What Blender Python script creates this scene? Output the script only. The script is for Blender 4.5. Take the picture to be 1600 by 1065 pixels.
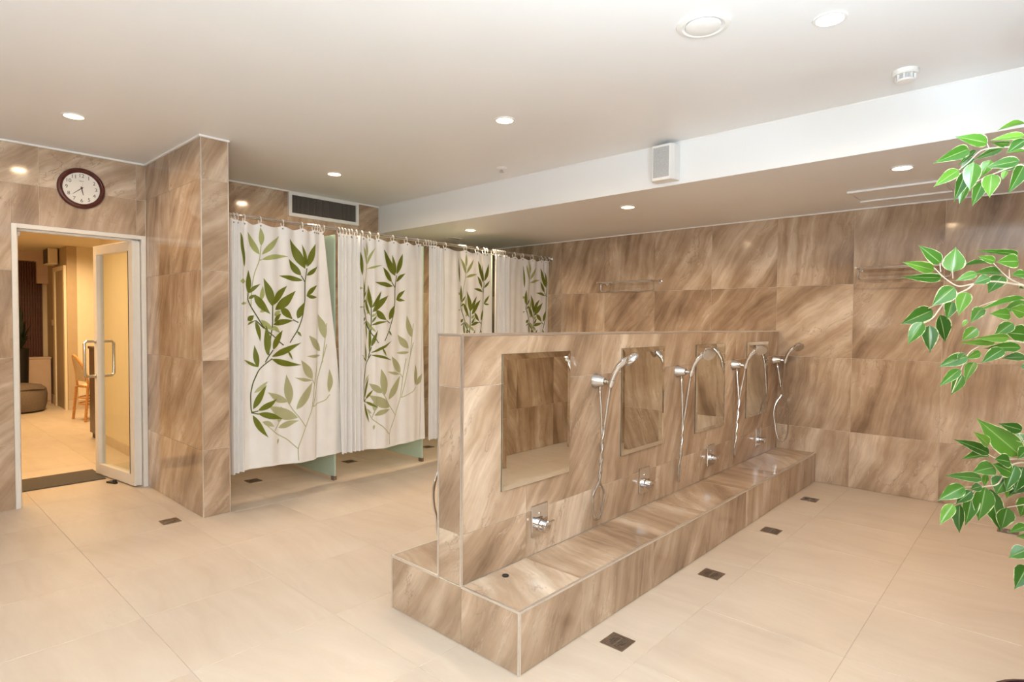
import bpy, bmesh, math, random
from mathutils import Vector, Matrix
random.seed(7)
scene = bpy.context.scene
C = scene.collection
for o in list(bpy.data.objects):
    bpy.data.objects.remove(o)
R = math.radians

# ------------------------------------------------------------------ camera
H_CAM = 1.32
F_PX, YAW, PITCH, ROLL = 920.41, R(42.274), R(1.705), R(0.438)
_rt = Vector((math.cos(YAW), math.sin(YAW), 0))
_fh = Vector((-math.sin(YAW), math.cos(YAW), 0))
_fw = _fh * math.cos(PITCH) - Vector((0, 0, math.sin(PITCH)))
_up = _fh * math.sin(PITCH) + Vector((0, 0, math.cos(PITCH)))
CR = _rt * math.cos(ROLL) + _up * math.sin(ROLL)
CU = -_rt * math.sin(ROLL) + _up * math.cos(ROLL)
cam_d = bpy.data.cameras.new('camera')
cam = bpy.data.objects.new('camera', cam_d)
C.objects.link(cam)
cam.matrix_world = Matrix(((CR.x, CU.x, -_fw.x, 0), (CR.y, CU.y, -_fw.y, 0), (CR.z, CU.z, -_fw.z, H_CAM), (0, 0, 0, 1)))
cam_d.sensor_width = 36
cam_d.lens = F_PX / 1600 * 36
cam_d.clip_start = 0.02
scene.camera = cam

# ------------------------------------------------------------------ world, exposure, main lights
w = bpy.data.worlds.new('world')
scene.world = w
w.use_nodes = True
w.node_tree.nodes['Background'].inputs[0].default_value = (0.9, 0.93, 1, 1)
w.node_tree.nodes['Background'].inputs[1].default_value = 0.05
vs = scene.view_settings
vs.view_transform = 'Standard'
vs.look = 'None'
vs.gamma = 1
vs.use_curve_mapping = False
vs.exposure = 0.25
DOWN_W = 8.5          # watts of each ceiling downlight
DOWN_COL = (1.0, 0.73, 0.46)
FILL_UP_W = 45.0           # base watts of each added neutral fill uplight, out of view
FILL_UP_COL = (0.68, 0.86, 1.0)
FILL_GLOBE = 250.0            # radiance of the added opal fill globe, unseen behind the camera
LOBBY_W = 50.0
LOBBY_COL = (1.0, 0.67, 0.33)


def area_light(name, loc, rot, size, power, col, parent=None, shape='DISK', spread=R(160), size_y=None):
    d = bpy.data.lights.new(name, 'AREA')
    d.shape = shape
    d.size = size
    if size_y:
        d.size_y = size_y
    d.energy = power
    d.color = col
    d.spread = spread
    o = bpy.data.objects.new(name, d)
    C.objects.link(o)
    o.location = loc
    o.rotation_euler = rot
    o.parent = parent
    return o


# pixel of the photograph -> ray, and its point on a plane or at a depth
def ray(x, y):
    return CR * ((x - 800) / F_PX) - CU * ((y - 532.5) / F_PX) + _fw


def on(ax, val, x, y):
    d = ray(x, y)
    o = Vector((0, 0, H_CAM))
    i = 'XYZ'.index(ax)
    return o + d * ((val - o[i]) / d[i])


def at(depth, x, y):
    return Vector((0, 0, H_CAM)) + ray(x, y) * depth


# ------------------------------------------------------------------ materials
class NT:
    def __init__(s, name):
        s.m = bpy.data.materials.new(name)
        s.m.use_nodes = True
        s.t = s.m.node_tree
        s.b = s.t.nodes['Principled BSDF']
        s.out = s.t.nodes['Material Output']

    def n(s, typ, **kw):
        nd = s.t.nodes.new(typ)
        for k, v in kw.items():
            setattr(nd, k, v)
        return nd

    def l(s, a, b):
        s.t.links.new(a, b)

    def math(s, op, a, b=None, c=None):
        nd = s.n('ShaderNodeMath', operation=op)
        for i, v in enumerate((a, b, c)):
            if v is None:
                continue
            if isinstance(v, (int, float)):
                nd.inputs[i].default_value = v
            else:
                s.l(v, nd.inputs[i])
        return nd.outputs[0]

    def ramp(s, fac, stops):
        nd = s.n('ShaderNodeValToRGB')
        cr = nd.color_ramp
        while len(cr.elements) < len(stops):
            cr.elements.new(0.5)
        for e, (p, c) in zip(cr.elements, stops):
            e.position = p
            e.color = (*c, 1)
        s.l(fac, nd.inputs[0])
        return nd.outputs[0]

    def mix(s, fac, a, b, blend='MIX'):
        nd = s.n('ShaderNodeMix', data_type='RGBA', blend_type=blend)
        for i, v in ((0, fac), (6, a), (7, b)):
            if isinstance(v, (int, float)):
                nd.inputs[i].default_value = v
            elif isinstance(v, tuple):
                nd.inputs[i].default_value = (*v, 1)
            else:
                s.l(v, nd.inputs[i])
        return nd.outputs[2]


def plain(name, col, rough=0.5, metal=0.0, noise=0.06, nscale=12.0, bump=0.0, spec=0.5):
    """solid colour with a faint procedural mottling"""
    t = NT(name)
    co = t.n('ShaderNodeTexCoord')
    nz = t.n('ShaderNodeTexNoise')
    nz.inputs['Scale'].default_value = nscale
    nz.inputs['Detail'].default_value = 4
    t.l(co.outputs['Object'], nz.inputs['Vector'])
    c = t.ramp(nz.outputs['Fac'], [(0.3, tuple(v * (1 - noise) for v in col)), (0.7, tuple(min(1, v * (1 + noise)) for v in col))])
    t.l(c, t.b.inputs['Base Color'])
    t.b.inputs['Roughness'].default_value = rough
    t.b.inputs['Metallic'].default_value = metal
    t.b.inputs['Specular IOR Level'].default_value = spec
    if bump:
        bp_ = t.n('ShaderNodeBump')
        bp_.inputs['Strength'].default_value = bump
        bp_.inputs['Distance'].default_value = 0.01
        t.l(nz.outputs['Fac'], bp_.inputs['Height'])
        t.l(bp_.outputs['Normal'], t.b.inputs['Normal'])
    return t.m


def marble(name, stops, vein, ang0, ang1, rough=0.1, spec=0.5, grain=0.55, vstr=1.0, dark=(0.16, 0.10, 0.065)):
    """polished brown stone: streaks along a direction of its own on every tile"""
    t = NT(name)
    co = t.n('ShaderNodeTexCoord')
    oi = t.n('ShaderNodeObjectInfo')
    rnd = oi.outputs['Random']
    r2 = t.math('FRACT', t.math('MULTIPLY', rnd, 17.31))
    r3 = t.math('FRACT', t.math('MULTIPLY', rnd, 91.7))
    off = t.n('ShaderNodeCombineXYZ')
    t.l(t.math('MULTIPLY', rnd, 37.0), off.inputs[0])
    t.l(t.math('MULTIPLY', r2, 23.0), off.inputs[1])
    t.l(t.math('MULTIPLY', r3, 19.0), off.inputs[2])
    ang = t.math('ADD', t.math('MULTIPLY', r2, ang1 - ang0), ang0)
    rot = t.n('ShaderNodeVectorRotate', rotation_type='Z_AXIS')
    t.l(co.outputs['Object'], rot.inputs['Vector'])
    t.l(t.math('MULTIPLY', ang, -1), rot.inputs['Angle'])
    add = t.n('ShaderNodeVectorMath', operation='ADD')
    t.l(rot.outputs[0], add.inputs[0])
    t.l(off.outputs[0], add.inputs[1])
    # domain warp
    wn = t.n('ShaderNodeTexNoise')
    wn.inputs['Scale'].default_value = 2.2
    wn.inputs['Detail'].default_value = 3
    t.l(add.outputs[0], wn.inputs['Vector'])
    ws = t.n('ShaderNodeVectorMath', operation='MULTIPLY_ADD')
    t.l(wn.outputs['Color'], ws.inputs[0])
    ws.inputs[1].default_value = (0.18, 0.18, 0.18)
    t.l(add.outputs[0], ws.inputs[2])
    mp = t.n('ShaderNodeMapping')
    mp.inputs['Scale'].default_value = (0.9, 8.5, 1.0)
    t.l(ws.outputs[0], mp.inputs['Vector'])
    a = t.n('ShaderNodeTexNoise')
    a.inputs['Scale'].default_value = 1.0
    a.inputs['Detail'].default_value = 7
    a.inputs['Roughness'].default_value = 0.62
    t.l(mp.outputs[0], a.inputs['Vector'])
    # large cloud and tile-to-tile shade
    b = t.n('ShaderNodeTexNoise')
    b.inputs['Scale'].default_value = 2.6
    b.inputs['Detail'].default_value = 5
    t.l(add.outputs[0], b.inputs['Vector'])
    fac = t.math('ADD', t.math('MULTIPLY', a.outputs['Fac'], 0.66), t.math('MULTIPLY', b.outputs['Fac'], 0.48))
    fac = t.math('ADD', fac, t.math('MULTIPLY', t.math('SUBTRACT', r3, 0.5), 0.10))
    base = t.ramp(fac, stops)
    # fine grain along the streaks
    g = t.n('ShaderNodeTexNoise')
    g.inputs['Scale'].default_value = 1.0
    g.inputs['Detail'].default_value = 6
    g.inputs['Roughness'].default_value = 0.7
    mg = t.n('ShaderNodeMapping')
    mg.inputs['Scale'].default_value = (3.0, 34.0, 1.0)
    t.l(ws.outputs[0], mg.inputs['Vector'])
    t.l(mg.outputs[0], g.inputs['Vector'])
    gain = t.math('ADD', t.math('MULTIPLY', t.math('SUBTRACT', g.outputs['Fac'], 0.5), grain), 1.0)
    gm = t.n('ShaderNodeMix', data_type='RGBA', blend_type='MULTIPLY')
    gm.inputs[0].default_value = 1.0
    t.l(base, gm.inputs[6])
    t.l(gain, gm.inputs[7])
    base = gm.outputs[2]

    # thin pale and dark veins, strong only in patches
    def veins(scale, loc, width, strength, colour, base):
        v = t.n('ShaderNodeTexNoise')
        v.inputs['Scale'].default_value = 1.0
        v.inputs['Detail'].default_value = 6
        v.inputs['Roughness'].default_value = 0.6
        mp2 = t.n('ShaderNodeMapping')
        mp2.inputs['Scale'].default_value = scale
        mp2.inputs['Location'].default_value = loc
        t.l(ws.outputs[0], mp2.inputs['Vector'])
        t.l(mp2.outputs[0], v.inputs['Vector'])
        ridge = t.math('ABSOLUTE', t.math('SUBTRACT', v.outputs['Fac'], 0.5))
        vm = t.n('ShaderNodeMapRange')
        vm.inputs['From Max'].default_value = width
        vm.inputs['To Min'].default_value = strength
        vm.inputs['To Max'].default_value = 0.0
        t.l(ridge, vm.inputs['Value'])
        patch = t.n('ShaderNodeMapRange')
        patch.inputs['From Min'].default_value = 0.45
        patch.inputs['From Max'].default_value = 0.62
        t.l(b.outputs['Fac'], patch.inputs['Value'])
        return t.mix(t.math('MULTIPLY', vm.outputs[0], patch.outputs[0]), base, colour)

    col = veins((1.0, 4.0, 1.0), (5, 3, 9), 0.009, 0.55 * vstr, vein, base)
    col = veins((1.3, 3.2, 1.0), (15, 7, 2), 0.007, 0.5 * vstr, dark, col)
    t.l(col, t.b.inputs['Base Color'])
    t.b.inputs['Roughness'].default_value = rough
    t.b.inputs['Specular IOR Level'].default_value = spec
    return t.m


MSTOPS = [(0.36, (0.180, 0.115, 0.070)), (0.47, (0.305, 0.206, 0.134)), (0.56, (0.415, 0.295, 0.200)),
          (0.65, (0.520, 0.395, 0.285)), (0.78, (0.72, 0.60, 0.475))]
M = {}
M['tile'] = marble('brown_marble', MSTOPS, (0.64, 0.52, 0.40), R(32), R(88))
M['floor_tile'] = marble('cream_stone', [(0.30, (0.52, 0.425, 0.335)), (0.5, (0.58, 0.485, 0.39)), (0.7, (0.62, 0.53, 0.435)), (0.85, (0.66, 0.58, 0.49))],
                         (0.58, 0.48, 0.38), R(-8), R(14), rough=0.42, spec=0.35, grain=0.10, vstr=0.3, dark=(0.42, 0.33, 0.25))
M['grout'] = plain('grout', (0.80, 0.71, 0.60), 0.8, nscale=40)
M['floor_grout'] = plain('floor_grout', (0.52, 0.43, 0.34), 0.8, nscale=40)
M['paint'] = plain('white_paint', (0.85, 0.855, 0.86), 0.38, noise=0.012, nscale=1.5)
M['white'] = plain('white_plastic', (0.82, 0.81, 0.79), 0.35, noise=0.015)
M['cornice'] = plain('white_caulk', (0.85, 0.84, 0.82), 0.5, noise=0.02)
M['alu'] = plain('brushed_aluminium', (0.80, 0.77, 0.73), 0.32, 0.85, noise=0.03, nscale=60)
M['chrome'] = plain('chrome', (0.68, 0.68, 0.69), 0.07, 1.0, noise=0.01)
M['satin'] = plain('satin_chrome', (0.60, 0.59, 0.58), 0.24, 1.0, noise=0.03)
M['mirror'] = plain('mirror_glass', (0.80, 0.80, 0.74), 0.012, 1.0, noise=0.005)
M['mirror_edge'] = plain('mirror_edge', (0.10, 0.11, 0.09), 0.25, 0.3)
M['dark_steel'] = plain('dark_steel', (0.30, 0.25, 0.21), 0.34, 0.9, noise=0.15, nscale=50)
M['black'] = plain('black_rubber', (0.012, 0.011, 0.010), 0.5)
M['dark_grille'] = plain('dark_grille', (0.06, 0.052, 0.046), 0.5)
M['slat'] = plain('grey_slat', (0.17, 0.15, 0.135), 0.45)
M['grey_mesh'] = plain('speaker_mesh', (0.46, 0.46, 0.46), 0.6, noise=0.2, nscale=300)
M['mahogany'] = plain('mahogany', (0.085, 0.018, 0.014), 0.25, noise=0.3, nscale=25)
M['clock_face'] = plain('clock_face', (0.80, 0.76, 0.70), 0.35, noise=0.01)
M['ink'] = plain('ink', (0.03, 0.028, 0.026), 0.5)
M['red'] = plain('pale_red', (0.75, 0.35, 0.3), 0.5)
M['door_white'] = plain('white_door_frame', (0.76, 0.73, 0.68), 0.3, 0.0, noise=0.02)
M['mat'] = plain('grey_mat', (0.10, 0.085, 0.07), 0.95, noise=0.3, nscale=200, bump=0.4)
M['cream_wall'] = plain('cream_wall', (0.80, 0.70, 0.52), 0.7, noise=0.02)
M['tan_wall'] = plain('tan_wall', (0.50, 0.38, 0.24), 0.7, noise=0.03)
M['skirting'] = plain('stone_skirting', (0.58, 0.47, 0.35), 0.4, noise=0.08)
M['wood_slat'] = plain('red_brown_wood', (0.09, 0.028, 0.018), 0.5, noise=0.35, nscale=30)
M['bean'] = plain('grey_fabric', (0.16, 0.125, 0.10), 0.9, noise=0.15, nscale=60)
M['rattan'] = plain('rattan', (0.58, 0.27, 0.075), 0.4, noise=0.25, nscale=60)
M['weave'] = plain('cream_weave', (0.66, 0.52, 0.33), 0.7, noise=0.25, nscale=90)
M['counter'] = plain('dark_wood', (0.085, 0.042, 0.024), 0.35, noise=0.3, nscale=20)
M['pink'] = plain('pale_panel', (0.66, 0.50, 0.40), 0.6, noise=0.03)
M['dark_leaf'] = plain('dark_leaf', (0.012, 0.022, 0.010), 0.5, noise=0.4)
M['pot'] = plain('plum_glaze', (0.035, 0.015, 0.022), 0.25, noise=0.2)
M['soil'] = plain('soil', (0.04, 0.026, 0.018), 0.95, noise=0.4, nscale=60, bump=0.8)
M['bark'] = plain('pale_bark', (0.42, 0.34, 0.27), 0.75, noise=0.25, nscale=60, bump=0.3)
M['twig'] = plain('pale_twig', (0.56, 0.47, 0.36), 0.6, noise=0.15, nscale=80)


def make_glow(name, col, strength):
    t = NT(name)
    t.b.inputs['Base Color'].default_value = (1, 0.95, 0.9, 1)
    t.b.inputs['Emission Color'].default_value = (*col, 1)
    t.b.inputs['Emission Strength'].default_value = strength
    return t.m


M['globe'] = make_glow('opal_fill_globe', (0.76, 0.90, 1.0), FILL_GLOBE)  # glow of the added fill globe
M['lamp'] = make_glow('lamp_lens', (1.0, 0.74, 0.44), 9.0)


def cloth(name, col, trans):
    t = NT(name)
    co = t.n('ShaderNodeTexCoord')
    nz = t.n('ShaderNodeTexNoise')
    nz.inputs['Scale'].default_value = 9
    nz.inputs['Detail'].default_value = 3
    t.l(co.outputs['Object'], nz.inputs['Vector'])
    c = t.ramp(nz.outputs['Fac'], [(0.3, tuple(v * 0.96 for v in col)), (0.7, col)])
    t.l(c, t.b.inputs['Base Color'])
    t.b.inputs['Roughness'].default_value = 0.42
    t.b.inputs['Specular IOR Level'].default_value = 0.4
    tr = t.n('ShaderNodeBsdfTranslucent')
    t.l(c, tr.inputs['Color'])
    mx = t.n('ShaderNodeMixShader')
    mx.inputs[0].default_value = trans
    t.l(t.b.outputs[0], mx.inputs[1])
    t.l(tr.outputs[0], mx.inputs[2])
    t.l(mx.outputs[0], t.out.inputs['Surface'])
    return t.m


M['curtain'] = cloth('white_curtain', (0.93, 0.93, 0.925), 0.18)
M['print_dark'] = cloth('olive_print', (0.165, 0.195, 0.016), 0.2)
M['print_light'] = cloth('pale_green_print', (0.46, 0.50, 0.20), 0.28)
M['print_faint'] = cloth('faint_green_print', (0.52, 0.53, 0.31), 0.30)
M['stem_dark'] = cloth('dark_stem_print', (0.10, 0.12, 0.02), 0.2)
M['green_glass'] = cloth('frosted_green_glass', (0.72, 0.86, 0.77), 0.45)
for k in ('green_glass',):
    M[k].node_tree.nodes['Principled BSDF'].inputs['Roughness'].default_value = 0.12

t = NT('clear_glass')
gl = t.n('ShaderNodeBsdfGlossy')
gl.inputs['Roughness'].default_value = 0.01
tp = t.n('ShaderNodeBsdfTransparent')
tp.inputs['Color'].default_value = (0.93, 0.95, 0.93, 1)
fr = t.n('ShaderNodeFresnel')
fr.inputs['IOR'].default_value = 1.4
mx = t.n('ShaderNodeMixShader')
gm_ = t.n('ShaderNodeNewGeometry')
t.l(t.math('MULTIPLY', fr.outputs[0], t.math('SUBTRACT', 1.0, gm_.outputs['Backfacing'])), mx.inputs[0])
t.l(tp.outputs[0], mx.inputs[1])
t.l(gl.outputs[0], mx.inputs[2])
t.l(mx.outputs[0], t.out.inputs['Surface'])
M['glass'] = t.m

# variegated leaf: cream margin and midrib from the uv map (u along, v across)
t = NT('variegated_leaf')
uv = t.n('ShaderNodeUVMap')
sp = t.n('ShaderNodeSeparateXYZ')
t.l(uv.outputs[0], sp.inputs[0])
oi = t.n('ShaderNodeObjectInfo')
nz = t.n('ShaderNodeTexNoise', noise_dimensions='4D')
nz.inputs['Scale'].default_value = 5
t.l(uv.outputs[0], nz.inputs['Vector'])
t.l(t.math('MULTIPLY', oi.outputs['Random'], 50), nz.inputs['W'])
vv = t.math('ABSOLUTE', t.math('SUBTRACT', t.math('MULTIPLY', sp.outputs[1], 2), 1))
edge = t.math('ADD', vv, t.math('MULTIPLY', t.math('SUBTRACT', nz.outputs['Fac'], 0.5), 0.45))
emask = t.ramp(edge, [(0.91, (0, 0, 0)), (0.955, (1, 1, 1))])
green = t.ramp(oi.outputs['Random'], [(0.0, (0.018, 0.075, 0.008)), (0.3, (0.045, 0.15, 0.014)), (0.6, (0.075, 0.21, 0.020)), (0.8, (0.14, 0.31, 0.03)), (1.0, (0.045, 0.13, 0.03))])
green = t.mix(t.math('MULTIPLY', nz.outputs['Fac'], 0.4), green, (0.05, 0.14, 0.015))
rib = t.ramp(vv, [(0.03, (1, 1, 1)), (0.07, (0, 0, 0))])
c = t.mix(emask, green, (0.62, 0.66, 0.38))
c = t.mix(t.math('MULTIPLY', rib, 0.6), c, (0.34, 0.46, 0.20))
t.l(c, t.b.inputs['Base Color'])
t.b.inputs['Roughness'].default_value = 0.33
tr = t.n('ShaderNodeBsdfTranslucent')
t.l(c, tr.inputs['Color'])
mx = t.n('ShaderNodeMixShader')
mx.inputs[0].default_value = 0.3
t.l(t.b.outputs[0], mx.inputs[1])
t.l(tr.outputs[0], mx.inputs[2])
t.l(mx.outputs[0], t.out.inputs['Surface'])
M['leaf'] = t.m


# ------------------------------------------------------------------ mesh helpers
class MB:
    def __init__(s):
        s.v, s.f = [], []

    def add(s, vs_, fs):
        o = len(s.v)
        s.v += [tuple(p) for p in vs_]
        s.f += [tuple(i + o for i in f) for f in fs]
        return s

    def box(s, x0, x1, y0, y1, z0, z1):
        return s.add([(x0, y0, z0), (x1, y0, z0), (x1, y1, z0), (x0, y1, z0), (x0, y0, z1), (x1, y0, z1), (x1, y1, z1), (x0, y1, z1)],
                     [(0, 3, 2, 1), (4, 5, 6, 7), (0, 1, 5, 4), (1, 2, 6, 5), (2, 3, 7, 6), (3, 0, 4, 7)])

    def tube(s, pts, r, n=8, caps=True):
        pts = [Vector(p) for p in pts]
        rr = r if isinstance(r, (list, tuple)) else [r] * len(pts)
        rings = []
        prev = None
        for i, p in enumerate(pts):
            t_ = (pts[min(i + 1, len(pts) - 1)] - pts[max(i - 1, 0)])
            if t_.length < 1e-9:
                t_ = Vector((0, 0, 1))
            t_.normalize()
            if prev is None:
                a = t_.orthogonal().normalized()
            else:
                a = prev - t_ * prev.dot(t_)
                a = a.normalized() if a.length > 1e-6 else t_.orthogonal().normalized()
            prev = a
            b = t_.cross(a)
            rings.append([p + (a * math.cos(k * 2 * math.pi / n) + b * math.sin(k * 2 * math.pi / n)) * rr[i] for k in range(n)])
        vs_ = [q for rg in rings for q in rg]
        fs = []
        for i in range(len(pts) - 1):
            for k in range(n):
                fs.append((i * n + k, i * n + (k + 1) % n, (i + 1) * n + (k + 1) % n, (i + 1) * n + k))
        if caps:
            fs.append(tuple(range(n - 1, -1, -1)))
            fs.append(tuple((len(pts) - 1) * n + k for k in range(n)))
        return s.add(vs_, fs)

    def lathe(s, prof, c=(0, 0, 0), ax=(0, 0, 1), n=24, caps=True):
        """prof: list of (radius, height along ax)"""
        ax = Vector(ax).normalized()
        a = ax.orthogonal().normalized()
        b = ax.cross(a)
        c = Vector(c)
        vs_, fs = [], []
        for (r, h) in prof:
            for k in range(n):
                an = k * 2 * math.pi / n
                vs_.append(c + ax * h + (a * math.cos(an) + b * math.sin(an)) * max(r, 1e-5))
        for i in range(len(prof) - 1):
            for k in range(n):
                fs.append((i * n + k, i * n + (k + 1) % n, (i + 1) * n + (k + 1) % n, (i + 1) * n + k))
        if caps:
            fs.append(tuple(range(n - 1, -1, -1)))
            fs.append(tuple((len(prof) - 1) * n + k for k in range(n)))
        return s.add(vs_, fs)

    def prism(s, poly, z0, z1):
        n = len(poly)
        vs_ = [(x, y, z0) for x, y in poly] + [(x, y, z1) for x, y in poly]
        fs = [tuple(range(n - 1, -1, -1)), tuple(range(n, 2 * n))] + [(i, (i + 1) % n, n + (i + 1) % n, n + i) for i in range(n)]
        return s.add(vs_, fs)

    def xf(s, m):
        s.v = [tuple(m @ Vector(p)) for p in s.v]
        return s

    def mesh(s, name, mat=None, smooth=False, bevel=0.0):
        me = bpy.data.meshes.new(name)
        me.from_pydata(s.v, [], s.f)
        bm = bmesh.new()
        bm.from_mesh(me)
        bmesh.ops.recalc_face_normals(bm, faces=bm.faces)
        if bevel:
            bmesh.ops.bevel(bm, geom=[e for e in bm.edges if e.calc_face_angle(0) > 0.6], offset=bevel, segments=2, affect='EDGES', profile=0.6, clamp_overlap=True)
        bm.to_mesh(me)
        bm.free()
        if mat:
            me.materials.append(M[mat])
        if smooth:
            me.polygons.foreach_set('use_smooth', [True] * len(me.polygons))
            me.set_sharp_from_angle(angle=R(35))
        return me


def obj(name, me, parent=None, mw=None):
    o = bpy.data.objects.new(name, me)
    C.objects.link(o)
    if parent:
        o.parent = parent
    if mw is not None:
        o.matrix_local = mw
    return o


def part(name, mb, mat, parent, smooth=False, bevel=0.0, mw=None):
    return obj(name, mb.mesh(name, mat, smooth, bevel), parent, mw)


def tag(o, label, cat, group=None):
    o['label'] = label
    o['category'] = cat
    if group:
        o['group'] = group
    return o


def thing(name, label, cat, loc=(0, 0, 0), group=None, rz=0):
    o = bpy.data.objects.new(name, None)
    C.objects.link(o)
    o.empty_display_size = 0.05
    o.location = loc
    o.rotation_euler = (0, 0, rz)
    return tag(o, label, cat, group)


def struct(name, mb, mat, bevel=0.0):
    o = part(name, mb, mat, None, bevel=bevel)
    o['kind'] = 'structure'
    return o


def copy_tree(o, parent=None):
    c = o.copy()
    C.objects.link(c)
    c.parent = parent
    for ch in o.children:
        copy_tree(ch, c)
    return c


# ------------------------------------------------------------------ tiles
_tc = {}
TT = 0.003


def tile_mesh(w_, h_, mat, gap):
    k = (round(w_, 3), round(h_, 3), mat, gap)
    if k not in _tc:
        a, b = w_ / 2 - gap / 2, h_ / 2 - gap / 2
        c = 0.0012
        mb = MB().add([(-a, -b, -TT), (a, -b, -TT), (a, b, -TT), (-a, b, -TT),
                       (-a, -b, -c), (a, -b, -c), (a, b, -c), (-a, b, -c),
                       (-a + c, -b + c, 0), (a - c, -b + c, 0), (a - c, b - c, 0), (-a + c, b - c, 0)],
                      [(0, 3, 2, 1), (0, 1, 5, 4), (1, 2, 6, 5), (2, 3, 7, 6), (3, 0, 4, 7),
                       (4, 5, 9, 8), (5, 6, 10, 9), (6, 7, 11, 10), (7, 4, 8, 11), (8, 9, 10, 11)])
        _tc[k] = mb.mesh('tile', mat)
    return _tc[k]


def sub_rect(r, h):
    """rectangle r minus rectangle h -> rectangles"""
    x0, x1, y0, y1 = r
    a0, a1, b0, b1 = h
    if a0 >= x1 - 1e-4 or a1 <= x0 + 1e-4 or b0 >= y1 - 1e-4 or b1 <= y0 + 1e-4:
        return [r]
    out = []
    if a0 > x0 + 1e-3:
        out.append((x0, a0, y0, y1))
    if a1 < x1 - 1e-3:
        out.append((a1, x1, y0, y1))
    m0, m1 = max(x0, a0), min(x1, a1)
    if b1 < y1 - 1e-3:
        out.append((m0, m1, b1, y1))
    if b0 > y0 + 1e-3:
        out.append((m0, m1, y0, b0))
    return out


def tiles(parent, org, u, v, us, vs_, holes=(), mat='tile', gap=0.002, name='tile', turn=False):
    """tiles on the plane org + u*a + v*b, faces on that plane; us, vs_ = joints along u and v"""
    u, v, org = Vector(u), Vector(v), Vector(org)
    n = u.cross(v)
    mats = []
    for i in range(len(us) - 1):
        for j in range(len(vs_) - 1):
            rects = [(us[i], us[i + 1], vs_[j], vs_[j + 1])]
            for h in holes:
                rects = [q for r_ in rects for q in sub_rect(r_, h)]
            for (a0, a1, b0, b1) in rects:
                if a1 - a0 < 0.012 or b1 - b0 < 0.012:
                    continue
                c = org + u * ((a0 + a1) / 2) + v * ((b0 + b1) / 2)
                if turn:
                    uu, vv_, w_, h_ = v, -u, b1 - b0, a1 - a0
                else:
                    uu, vv_, w_, h_ = u, v, a1 - a0, b1 - b0
                m = Matrix(((uu.x, vv_.x, n.x, c.x), (uu.y, vv_.y, n.y, c.y), (uu.z, vv_.z, n.z, c.z), (0, 0, 0, 1)))
                obj(name, tile_mesh(w_, h_, mat, gap), parent, m)


def cuts(a, b, first, step):
    out = [a]
    x = first
    while x - step > a + 1e-3:
        x -= step
    while x < b - 1e-3:
        if x > a + 1e-3:
            out.append(x)
        x += step
    return out + [b]


# ------------------------------------------------------------------ room dimensions (metres)
XL, XR, YN, YF = -5.287, 0.49, -1.9, 5.409
ZC, ZL, YB = 2.5455, 2.2625, 3.694
DY0, DY1, DZ = 0.69, 1.507, 1.985           # doorway
PX, PY0, PY1 = -4.157, 1.509, 1.687         # pier
P0, P1, PE, PZ = -1.8956, -1.749, 1.625, 1.2745   # half-height partition
B0, B1, BZ = -2.2206, -1.4287, 0.244        # bench
ZROWS = [0, 0.4535, 1.0565, 1.6595, 2.2625, ZC]
XT0, TW = -1.7730, 0.5963
YT0, TY = 2.030, 0.606

# floor
fl = struct('floor', MB().box(XL - 0.02, XR + 0.1, YN - 0.1, YF + 0.1, -0.12, -0.002), 'floor_grout')
tiles(fl, (0, 0, 0), (1, 0, 0), (0, 1, 0), cuts(XL, XR, -0.567, 0.5945), cuts(YN, YF, 0.81, 0.6), mat='floor_tile', gap=0.0016, name='floor_tile')
fl2 = struct('floor_lobby', MB().box(-12.3, XL - 0.02, -0.6, 4.2, -0.12, -0.002), 'floor_grout')
tiles(fl2, (0, 0, 0), (1, 0, 0), (0, 1, 0), cuts(-12.2, XL, -0.567, 0.5945), cuts(0.21, 2.61, 0.81, 0.6), mat='floor_tile', gap=0.0016, name='floor_tile')

# ceiling
struct('ceiling', MB().box(XL - 0.1, XR + 0.1, YN - 0.1, YB + 0.05, ZC, ZC + 0.12), 'paint')
struct('ceiling_bulkhead', MB().box(XL, XR + 0.1, YB, YF + 0.1, ZL, ZC + 0.12), 'paint')

# walls
wl = struct('wall_left', MB().box(XL - 0.15, XL - TT, YN - 0.1, DY0, 0, ZC).box(XL - 0.15, XL - TT, DY0, DY1, DZ, ZC).box(XL - 0.15, XL - TT, DY1, YF, 0, ZC), 'grout')
# seen from the room (+X side): u runs to -Y so that u x v points to +X
ycuts = [-c for c in reversed(cuts(YN, YF, 0.845, 0.6))]
tiles(wl, (XL, 0, 0), (0, 1, 0), (0, 0, 1), cuts(YN, YF, 0.845, 0.6), ZROWS,
      holes=[(DY0, DY1, -1, DZ), (PY0, PY1, -1, 3), (2.686, 3.446, 2.31, 3), (YB, YF, ZL, 3)])
wf = struct('wall_far', MB().box(XL - 0.15, XR + 0.1, YF + TT, YF + 0.15, 0, ZL), 'grout')
tiles(wf, (0, YF, 0), (1, 0, 0), (0, 0, 1), cuts(XL, XR, XT0, TW), ZROWS[:5])
wr = struct('wall_right', MB().box(XR + TT, XR + 0.15, YN - 0.1, YF, 0, ZC), 'grout')
tiles(wr, (XR, 0, 0), (0, -1, 0), (0, 0, 1), [-c for c in reversed(cuts(YN, YF, 0.845, 0.6))], ZROWS, holes=[(-YF, -YB, ZL, 3)])
wn_ = struct('wall_rear', MB().box(XL, XR, YN - 0.15, YN - TT, 0, ZC), 'grout')
tiles(wn_, (0, YN, 0), (-1, 0, 0), (0, 0, 1), [-c for c in reversed(cuts(XL, XR, XT0, TW))], ZROWS)
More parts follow.
